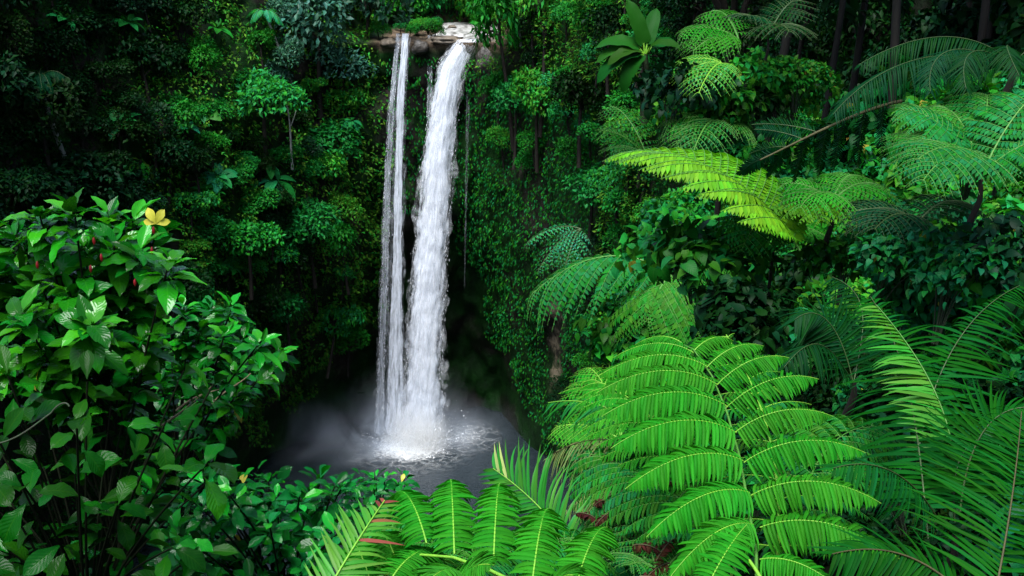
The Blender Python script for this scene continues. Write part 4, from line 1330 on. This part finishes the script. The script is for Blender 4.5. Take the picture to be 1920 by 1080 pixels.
PROTO['vine'] = [vine_proto('vine_shrub', s, G['heart'], 0.20, 620) for s in (31, 32, 33)]
PROTO['vine_big'] = [vine_proto('vine_shrub', s, G['heart'], 0.40, 170, tmpl=T_HEART_HI, nb=7) for s in (41, 42)]
PROTO['vine_new'] = [vine_proto('vine_shrub', s, G['heart_new'], 0.19, 620) for s in (34, 35)]
PROTO['vine_small'] = [vine_proto('leafy_bush', s, m_, 0.12, 1500) for s, m_ in ((36, G['heart']), (37, G['heart_new']), (38, G['mid']))]
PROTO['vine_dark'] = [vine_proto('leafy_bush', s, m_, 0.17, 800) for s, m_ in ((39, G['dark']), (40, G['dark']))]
SPOTS.clear()


def shrub_at(px, py, s, kind, label, hit=on_hill, rise=0.0, cat='shrub'):
    p, nn = hit(px, py)
    SPOTS.append((p, s))
    use(PROTO[kind], p + A(0, 0, rise), s, tilt=0.2, label=label, cat=cat)


zone((1255, 430, 1470, 640), 14, ['vine_big'], (0.6, 0.85), 'large heart leaved climber between the drooping frond and the big fern', 'large leaved climbers at mid slope', hit=on_hill, gap=0.3, cat='shrub', sink=-0.1)
zone((1270, 395, 1560, 640), 44, ['vine', 'vine_dark', 'vine'], (0.55, 0.9), 'broad heart leaved vine shrub in the hollow below the yellow frond', 'vine shrubs below the yellow frond', hit=on_hill, gap=0.28, cat='shrub', sink=0.0)
zone((1540, 370, 1960, 640), 74, ['vine_new', 'vine', 'vine_new'], (0.4, 0.75), 'bright heart leaved vine carpeting the slope under the right hand ferns', 'vine bed under the right hand ferns', hit=on_hill, gap=0.26, cat='shrub', sink=0.0)
zone((1280, 230, 1960, 400), 74, ['vine_small', 'vine', 'vine_new'], (0.6, 1.2), 'leafy vine mound on the upper slope among the tree ferns', 'vine mounds on the upper slope', hit=on_hill, gap=0.28, cat='shrub', sink=0.0)
zone((1180, 300, 1330, 640), 36, ['vine_small', 'vine_small', 'vine_new'], (1.0, 2.0), 'leafy bush on the brink where the slope falls to the gorge', 'bushes on the brink of the gorge', hit=on_hill, gap=0.28, cat='shrub', sink=0.0)
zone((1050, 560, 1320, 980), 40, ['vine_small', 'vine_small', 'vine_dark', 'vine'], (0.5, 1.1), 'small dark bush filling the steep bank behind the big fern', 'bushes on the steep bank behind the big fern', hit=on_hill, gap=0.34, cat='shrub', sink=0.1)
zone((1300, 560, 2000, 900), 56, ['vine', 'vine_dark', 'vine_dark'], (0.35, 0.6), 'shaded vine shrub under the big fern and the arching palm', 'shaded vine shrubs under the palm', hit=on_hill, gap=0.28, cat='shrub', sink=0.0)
zone((1960, 280, 2600, 1080), 60, ['vine', 'vine_dark', 'vine_new'], (0.5, 0.9), 'leafy vine shrub on the slope past the right hand palm', 'vine shrubs past the right hand palm', hit=on_hill, gap=0.36, cat='shrub', sink=0.0)
zone((1320, 60, 2300, 260), 46, ['vine_dark'], (1.0, 1.9), 'dim bush at the edge of the dark forest behind the tree ferns', 'bushes at the edge of the dark forest', hit=on_hill, gap=0.42, cat='shrub', sink=0.1)  # only dark bushes here, the forest shade is in their leaf colour
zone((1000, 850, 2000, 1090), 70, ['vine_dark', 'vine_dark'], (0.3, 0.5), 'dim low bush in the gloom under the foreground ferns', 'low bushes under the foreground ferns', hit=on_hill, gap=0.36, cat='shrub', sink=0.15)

for q, t in FERN_BASES:
    for _ in range(4 if t < 22 else 0):
        s_ = (0.33 + 0.026 * t) * rng.uniform(0.8, 1.2)
        o_ = rng.normal(size=3) * A(0.9, 0.7, 0.2) * s_
        use(PROTO[('vine_small', 'vine', 'vine_new', 'vine_dark')[int(rng.integers(4))]], q + o_ - A(0, 0, 1.35 * s_), s_, tilt=0.2, label='leafy bush wrapped round the foot of a tree fern', cat='shrub', group='bushes round the feet of the tree ferns')

# tall trees added over the slope to shade the hollow behind the tree ferns
PROTO['tall'] = [tree_proto('shade_tree', 50 + k, G['dark'], G['bark'], trunk_h=2.3, trunk_r=0.024, nl=3600, nb=12) for k in range(2)]
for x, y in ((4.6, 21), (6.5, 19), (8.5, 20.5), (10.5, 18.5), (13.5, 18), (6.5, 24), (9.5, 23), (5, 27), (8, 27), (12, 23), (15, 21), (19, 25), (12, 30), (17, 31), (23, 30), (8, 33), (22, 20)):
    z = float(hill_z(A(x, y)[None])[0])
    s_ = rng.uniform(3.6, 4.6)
    use(PROTO['tall'], A(x, y, z - 0.4), s_, tilt=0.05, label='tall dark tree added to shade the slope behind the tree ferns', cat='tree', group='tall trees added to shade the slope')

# ------------------------------------------------------------------ rosettes, banana plant, lone palms on the walls
T_LOBE = leaf_t(5, 0.24, 'ovate', 0.18, 0.9, 1)


def rosette(px, py, s, label, n=9, mat='rosette', tilt=(0.25, 0.75), hit=on_cliff, out=1.2, tmpl=T_LOBE, two=True, cat='rosette plant', stem=1.6, nm='rosette_plant'):
    p, nn = hit(px, py)
    p = p + nn * out
    root = thing(nm, p, label, cat)
    face = unit(nn * 0.5 + A(0, 0, 0.9))
    x = unit(np.cross(face, A(0.3, 1, 0.2)))
    y = np.cross(face, x)
    m = MB()
    for ring in range(2 if two else 1):
        k = n if ring == 0 else n // 2
        a = np.linspace(0, 2 * math.pi, k, endpoint=False) + rng.normal(0, 0.13, k) + ring
        el = rng.uniform(*tilt, k) - 0.15 + ring * 0.5
        d = np.cos(el)[:, None] * (np.cos(a)[:, None] * x + np.sin(a)[:, None] * y) + np.sin(el)[:, None] * face
        m.inst(tmpl, frames(d, np.tile(face, (k, 1)) + 0.15 * rng.normal(size=(k, 3)), s * rng.uniform(0.75, 1.1, k) * (1 - 0.3 * ring)), p + d * 0.12 * s)
    m.build('leaves', G[mat], root, p)
    m = MB()
    tube(m, bez([p, p - face * 0.4 * s, p - nn * out * 1.2 - A(0, 0, stem)], 8)[0], np.linspace(0.035, 0.07, 8) * s, 6)
    m.build('stem', G['bark'], root, p)


rosette(385, 205, 2.4, 'topmost bright leaf rosette on the left wall, alone above two lower ones')
rosette(230, 245, 2.4, 'leaf rosette on the dark left wall, right above a dim drooping rosette')
rosette(402, 325, 2.3, 'pale green leaf rosette beside the glossy shrub top')
rosette(385, 372, 2.1, 'lower leaf rosette just under the pale green one')
rosette(515, 350, 2.9, 'largest hanging leaf rosette left of the falls, leaves spread like a hand', tilt=(-0.35, 0.3), two=False, n=8)
rosette(497, 315, 2.2, 'small two leaved rosette right above the largest hanging rosette', tilt=(-0.3, 0.2), two=False, n=6)
rosette(245, 300, 2.3, 'dim drooping leaf rosette low on the dark left wall', mat='cliff', tilt=(-0.6, 0.0), two=False, n=8)
rosette(330, 245, 1.6, 'small leaf rosette between the topmost and the dark left rosettes', n=7)
rosette(100, 42, 2.2, 'thin leaved rosette in the dark upper left corner', mat='mid', n=7, two=False)
rosette(222, 45, 2.0, 'rosette with short round leaves near the top edge at left', mat='mid', n=7)
rosette(395, 62, 1.8, 'pair leaved rosette beneath the bluish rim trees', mat='mid', n=6)
rosette(418, 495, 1.4, 'tiny leaf rosette low on the wall right of the glossy shrub', n=6, two=False)
rosette(655, 235, 1.7, 'broad leaved rosette hanging by the upper left waterfall', n=7, tilt=(-0.3, 0.3))
rosette(700, 500, 1.2, 'small yellowish rosette in the wet rock by the left waterfall', mat='bright', n=7)


def feather_palm(px, py, s, label, n=9, mat='rosette', trunk=6.0, lean=0.4, hit=on_cliff, out=2.0, w=0.16, L=0.28):
    p, nn = hit(px, py)
    p = p + nn * out
    root = thing('feather_palm', p, label, 'palm')
    for i in range(n):
        a = 2 * math.pi * i / n + rng.normal(0, 0.2)
        e = p + A(math.cos(a), math.sin(a), 0) * s * rng.uniform(0.75, 1.0) + A(0, 0, -0.35 * s * rng.uniform(0.3, 1.3))
        m = MB()
        pinnate(m, [p, p + (e - p) * 0.3 + A(0, 0, 0.45 * s), p + (e - p) * 0.75 + A(0, 0, 0.35 * s), e], A(0, -0.1, 1), 22, s * L, s * 0.05, ang=60, droop=0.4, rr=0.012 * s, tm=[leaf_t(2, 0.5, 'blade', 0.06, 0.6)], prof='palm')
        m.build('frond', [G[mat], G['rach_dark']], root, p)
    m = MB()
    tube(m, bez([p, p + A(lean, 0.3, -trunk * 0.5), p + A(lean * 1.5, out, -trunk)], 10)[0], np.linspace(0.05, 0.075, 10) * s, 6)
    m.build('trunk', G['bark_pale'], root, p)


feather_palm(475, 42, 2.9, 'lone palm with drooping fronds on a thin pale trunk above the left wall', n=10, trunk=9, lean=1.6)
feather_palm(35, 160, 3.2, 'dark feathery palm at the far left in deep shade', n=10, mat='fern_dark', trunk=7)
feather_palm(1000, 30, 2.2, 'small palm among the trees above the creeper wall', n=8, mat='fern_mid', trunk=5)

p, nn = on_cliff(518, 262)
p = p + nn * 2.6
root = thing('bare_trunk', p, 'pale bare tree trunk standing in the green of the left wall', 'trunk')
m = MB()
tube(m, bez([p + A(0, 0, -3.2), p + A(-0.1, 0, 0), p + A(0.15, 0, 2.0), p + A(-0.3, 0, 4.6)], 12)[0], np.linspace(0.17, 0.06, 12), 7)
m.build('trunk', G['bark_pale'], root, p)
m = MB()
tube(m, bez([p + A(0.1, 0, 1.8), p + A(0.5, 0.1, 2.8), p + A(0.9, 0.2, 3.9)], 6)[0], np.linspace(0.07, 0.03, 6), 5)
m.build('limb', G['bark_pale'], root, p)

# banana plant
p = at(1210, 95, 40)
root = thing('banana_plant', p - A(0, 0, 1.2), 'banana plant with huge paddle leaves on the right wall near the top edge', 'banana plant')
T_BAN = leaf_t(9, 0.19, 'oblong', 0.22, 1.25, 2, wave=0.10)
T_BAN2 = leaf_t(9, 0.18, 'oblong', 0.22, 0.5, 2, wave=0.10)
for dx, dy, dz, l, T in ((-1, 0, 0.55, 1.75, T_BAN), (-1, -0.1, 0.22, 1.75, T_BAN), (-1, -0.3, -0.12, 2.0, T_BAN), (-0.9, -0.5, 0.15, 1.4, T_BAN), (-0.28, 0, 1, 1.7, T_BAN2),
                         (0.25, 0.3, 1, 1.5, T_BAN2), (0.9, 0.2, 0.5, 1.5, T_BAN), (-0.6, -0.5, -0.5, 1.6, T_BAN), (0.5, -0.6, 0.5, 1.3, T_BAN)):
    dd = unit(A(dx, dy, dz))
    m = MB()
    m.inst(T, frames(dd[None], A(0.1 * dx, -0.5, 0.9)[None], l), (p + dd * 0.25)[None], 0)
    tube(m, [p - A(0, 0, 0.2), p + dd * 0.28], [0.05, 0.03], 6, 1)
    m.build('leaf', [G['banana'], G['rach']], root, root.location)
m = MB()
tube(m, [p - A(0, 0, 0.1), p + A(0.05, 0, -0.8), p + A(0.05, 0.2, -2.6)], [0.09, 0.13, 0.17], 9)
m.build('pseudostem', G['stem'], root, root.location)


# ------------------------------------------------------------------ rocks of the lip
def rock(px, py, s, label, mat='rock', seed=0, loc=None, squash=0.7, group=None):
    h = on_cliff(px, py) if loc is None else (A(*loc), A(0, -1, 0))
    p = h[0] + (A(0, 0.75, 0) if loc is None else 0)
    bm_v = []
    na, nb = 26, 15
    th = np.linspace(0.04, math.pi - 0.04, nb)
    ph = np.linspace(0, 2 * math.pi, na, endpoint=False)
    for t in th:
        for f in ph:
            d = A(math.sin(t) * math.cos(f), math.sin(t) * math.sin(f), math.cos(t))
            r = 1 + 0.38 * fbm(d[0] * 1.3 + seed, d[1] * 1.3, d[2] * 1.3, 5)
            r = min(r, 1.08)
            bm_v.append(p + d * r * A(*s) * 0.5)
    m = MB()
    i = np.arange(nb - 1)[:, None] * na
    j = np.arange(na)[None]
    k = (j + 1) % na
    m.add(bm_v, np.stack([i + j, i + na + j, i + na + k, i + k], -1).reshape(-1, 4))
    o = m.build('rock', G[mat], None, p)
    o.location = Vector(p)
    tag(o, label, 'rock', group)


rock(0, 0, (4.2, 3.4, 4.4), 'big dark boulder right of the main waterfall brink', 'rock_dark', 3, loc=(-2.9, 140.2, -11.2))
rock(0, 0, (2.4, 2.4, 1.8), 'brown rock on top of the big dark boulder', 'rock', 5, loc=(-2.3, 141.6, -8.9))
rock(0, 0, (4.6, 3.0, 1.1), 'flat brown rock ledge between the two waterfalls', 'rock', 7, loc=(-8.2, 141.6, -8.6))
rock(0, 0, (2.2, 2.0, 1.9), 'dark wet rock beside the short trickle', 'rock_dark', 9, loc=(-11.4, 140.6, -9.4))
rock(0, 0, (2.0, 2.0, 1.2), 'low brown rock at the left brink beside the slim fall', 'rock', 11, loc=(-15.3, 140.8, -8.9))
rock(0, 0, (1.7, 1.0, 0.6), 'small dark rock breaking the middle of the rapids', 'rock_dark', 13, loc=(-4.2, 153, -8.0))
rock(0, 0, (1.2, 1.0, 0.6), 'small stone at the left edge of the rapids', 'rock', 15, loc=(-8.4, 160, -7.9))
rock(0, 0, (2.6, 1.8, 1.1), 'brown rock shelf right of the rapids', 'rock', 17, loc=(-1.4, 145, -8.5))


# ------------------------------------------------------------------ the glossy shrubs on the left
T_GL = [leaf_t(9, w_, 'ovate', f_, c_, 2, wave=wv_) for w_, f_, c_, wv_ in ((0.235, 0.28, 0.6, 0.10), (0.26, 0.16, 1.0, 0.14), (0.22, 0.4, 0.3, 0.08))]
T_OB = [leaf_t(9, w_, 'obov', f_, c_, 2, wave=wv_) for w_, f_, c_, wv_ in ((0.235, 0.26, 0.6, 0.10), (0.26, 0.16, 1.0, 0.14), (0.22, 0.38, 0.35, 0.08))]


def shrub(name, basep, label, clusters, leaf, mats, T, hub=None, per=(7, 11), new=0.25, up_bias=0.5, stem_r=0.012, along=8, spread=1.0):
    """stems grow from the base through a hub to each cluster of leaves; clusters: world points"""
    base = A(*basep)
    root = thing(name, base, label, 'shrub')
    hub = base + A(0, 0, 0.5) if hub is None else hub
    fo, st = MB(), MB()
    tube(st, bez([base, base * 0.5 + hub * 0.5 + A(0.05, 0.05, 0), hub], 8)[0], np.linspace(stem_r * 2.2, stem_r * 1.6, 8), 7)
    for c in clusters:
        c = np.asarray(c, float)
        j = hub + (base - hub) * rng.uniform(0, 0.6)
        v = c - j
        cp = [j, j + v * 0.35 + A(0, 0, 0.10) * np.linalg.norm(v), j + v * 0.7 + A(0, 0, 0.05) * np.linalg.norm(v), c]
        pts, tan = bez(cp, 14)
        tube(st, pts, np.linspace(stem_r, 0.004, 14), 5)
        k = int(rng.integers(*per))
        d0 = unit(tan[-1] + A(0, 0, up_bias))
        x = unit(np.cross(d0, A(0.2, 0.9, 0.3)))
        y = np.cross(d0, x)
        a = np.arange(k) * 2.4 + rng.uniform(0, 6)
        el = np.linspace(-0.15, 0.85, k) + rng.normal(0, 0.15, k)
        d = np.cos(el)[:, None] * (np.cos(a)[:, None] * x + np.sin(a)[:, None] * y) * spread + np.sin(el)[:, None] * d0
        n_ = d0 + A(0, 0, 0.5) + 0.3 * rng.normal(size=(k, 3))
        s = leaf * rng.uniform(0.65, 1.15, k) * (1 - 0.25 * np.clip(el, 0, 1))
        P = c - d0 * (1 - np.clip(el, 0, 1))[:, None] * leaf * 0.5 + d * 0.02
        which = rng.integers(3, size=k)
        isnew = (rng.random(k) < new * (0.5 + np.clip(el, 0, 1)))
        for q in range(3):
            for b in (0, 1):
                sel = (which == q) & (isnew == bool(b))
                fo.inst(T[q], frames(d[sel], n_[sel], s[sel]), P[sel], b)
        # leaves along the bough
        k = along
        if k:
            ii_ = rng.integers(6, 14, k)
            d = sphere_dirs(k) * A(1, 1, 0.5) + tan[ii_] * 0.6 - A(0, 0, 0.15)
            n_ = A(0, -0.15, 1) + 0.4 * rng.normal(size=(k, 3))
            P = pts[ii_]
            which = rng.integers(3, size=k)
            s = leaf * rng.uniform(0.6, 1.2, k)
            for q in range(3):
                fo.inst(T[q], frames(d[which == q], n_[which == q], s[which == q]), P[which == q], 0)
    fo.build('foliage', mats, root, base)
    st.build('stem', G['stem_dark'], root, base)
    return root


def jitter(lst, t, tj=0.25):
    return [at(x, y, (q[0] if q else t) + rng.normal(0, tj)) for x, y, *q in lst]


GM = [G['gloss'], G['gloss_new']]
s1 = shrub('glossy_shrub', at(230, 1250, 5.2), 'tall glossy leaved shrub with red buds and one yellow leaf at upper left',
           jitter([(75, 405), (140, 398), (205, 405), (250, 410), (292, 440), (30, 440), (100, 455), (160, 470), (215, 460), (262, 470), (318, 490), (20, 520), (75, 530), (130, 545), (185, 530),
                   (240, 520), (285, 545), (40, 590), (105, 620), (170, 610), (230, 600), (-40, 430), (-60, 540), (-30, 640), (60, 660), (140, 680), (210, 660), (10, 700), (270, 640)], 4.9),
           0.160, GM, T_GL, hub=at(190, 760, 5.2), per=(12, 17), along=16, stem_r=0.007, new=0.42)
s2 = shrub('glossy_shrub', at(330, 1250, 5.9), 'glossy shrub bough reaching right over the pool below the tall shrub',
           jitter([(345, 575), (395, 580), (435, 575), (375, 620), (420, 630), (455, 640), (490, 640), (525, 660), (480, 690), (440, 690), (400, 665), (350, 640), (320, 610), (505, 690),
                   (460, 715), (415, 720), (365, 700), (330, 690), (300, 720), (380, 745), (440, 745)], 5.8),
           0.118, GM, T_GL, hub=at(340, 860, 5.9), per=(11, 15), along=14, stem_r=0.006, new=0.42)
cl = [(x, y) for x in range(-80, 440, 76) for y in range(735, 1120, 72)]
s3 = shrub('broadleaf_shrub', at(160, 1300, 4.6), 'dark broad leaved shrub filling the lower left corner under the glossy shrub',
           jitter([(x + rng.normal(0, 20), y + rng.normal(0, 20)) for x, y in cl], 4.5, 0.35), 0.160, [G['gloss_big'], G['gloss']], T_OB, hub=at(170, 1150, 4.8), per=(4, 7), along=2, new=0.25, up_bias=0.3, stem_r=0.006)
cl = [(x, y) for x in range(310, 680, 37) for y in range(915, 1130, 38) if not (x > 600 and y > 1000)]
s4 = shrub('broadleaf_shrub', at(540, 1300, 5.4), 'mid green broad leaved shrub along the bottom edge in front of the pool',
           jitter([(x + rng.normal(0, 16), y + rng.normal(0, 16)) for x, y in cl] + [(480, 890), (450, 900), (410, 890), (370, 885), (520, 905), (600, 905), (640, 915)], 5.4, 0.35), 0.118, [G['gloss'], G['gloss_new']], T_OB, hub=at(540, 1120, 5.6), per=(8, 11), along=6, new=0.2, stem_r=0.005)
s5 = shrub('glossy_shrub', at(705, 1150, 7.2), 'compact bright glossy bush between the bottom ferns and the pool',
           jitter([(x + rng.normal(0, 8), y + rng.normal(0, 6)) for x in range(655, 770, 20) for y in (898, 915, 935, 960, 985)], 7.0, 0.2), 0.10, [G['gloss'], G['gloss_new']], T_OB, hub=at(710, 1010, 7.2), per=(7, 11), along=2, new=0.3, stem_r=0.006)

# the yellow leaf, red buds and thin twigs of the tall shrub
b0 = s1.location
m = MB()
yb = at(292, 420, 4.45)
for a_, l_ in ((-1.25, 0.055), (-0.4, 0.075), (0.5, 0.07), (1.3, 0.06)):
    dd = A(math.sin(a_), -0.15, math.cos(a_))
    m.inst(leaf_t(7, 0.25, 'obov', 0.15, 0.8, 2, wave=0.15), frames(dd[None], A(0.1, -1, 0.35)[None], l_), yb[None])
m.build('yellow_leaf', G['yellow'], s1, b0)
for px, py in ((176, 452), (190, 483), (170, 504), (285, 470), (70, 497), (288, 432), (253, 530)):
    c = at(px, py, 4.62)
    m = MB()
    tube(m, [c - A(0, 0, 0.016), c - A(0, 0, 0.011), c, c + A(0, 0, 0.010), c + A(0.002, 0, 0.017)], [0.002, 0.005, 0.0068, 0.005, 0.002], 8)
    m.build('bud', G['berry'], s1, b0)
m = MB()
for q in ([(300, 800, 5.5), (340, 775, 5.4), (385, 735, 5.3), (400, 722, 5.3)], [(330, 770, 5.4), (360, 745, 5.4), (372, 740, 5.4), (420, 728, 5.4)], [(395, 760, 5.5), (420, 730, 5.5), (450, 722, 5.5), (470, 700, 5.5)]):
    tube(m, bez([at(*z) for z in q], 12)[0], np.linspace(0.006, 0.0025, 12), 5)
m.build('twig', G['twig'], s2, s2.location)
vb = at(0, 830, 3.9)
v = thing('vine_tendril', vb, 'thin pale vine tendril curling across the lower left leaves', 'vine')
m = MB()
tube(m, np.concatenate([bez([at(-20, 834, 3.9), at(30, 830, 3.9), at(60, 800, 3.9), at(95, 775, 3.9)], 10)[0], bez([at(96, 774, 3.9), at(110, 755, 3.9), at(125, 750, 3.9), at(130, 762, 3.9)], 8)[0]]), 0.0035, 5)
m.build('stem', G['stem'], v, vb)

# brown dead fern litter among the foreground ferns
def litter(px, py, t, n, r, label):
    c = at(px, py, t)
    root = thing('dead_fern', c, label, 'dead fern')
    for i in range(n):
        m = MB()
        a = c + A(*(rng.normal(size=3) * A(r, r * 0.5, r * 0.3)))
        dd = unit(rng.normal(size=3) * A(1, 0.6, 0.4)) * r * rng.uniform(0.6, 1.2)
        pinnate(m, arc(a, a + dd, 0.2), A(0, -0.4, 1), 16, 0.035, 0.012, droop=0.3, rr=0.003, tm=[T_BLADE[2]], jit=0.4)
        m.build('frond', [G['dead'], G['rach_brown']], root, c)


litter(1235, 1048, 4.0, 8, 0.16, 'curled brown dead fern fronds at the bottom edge between the two ferns')
litter(1215, 965, 4.6, 8, 0.14, 'smaller brown dead fern scrap higher up between the ferns')
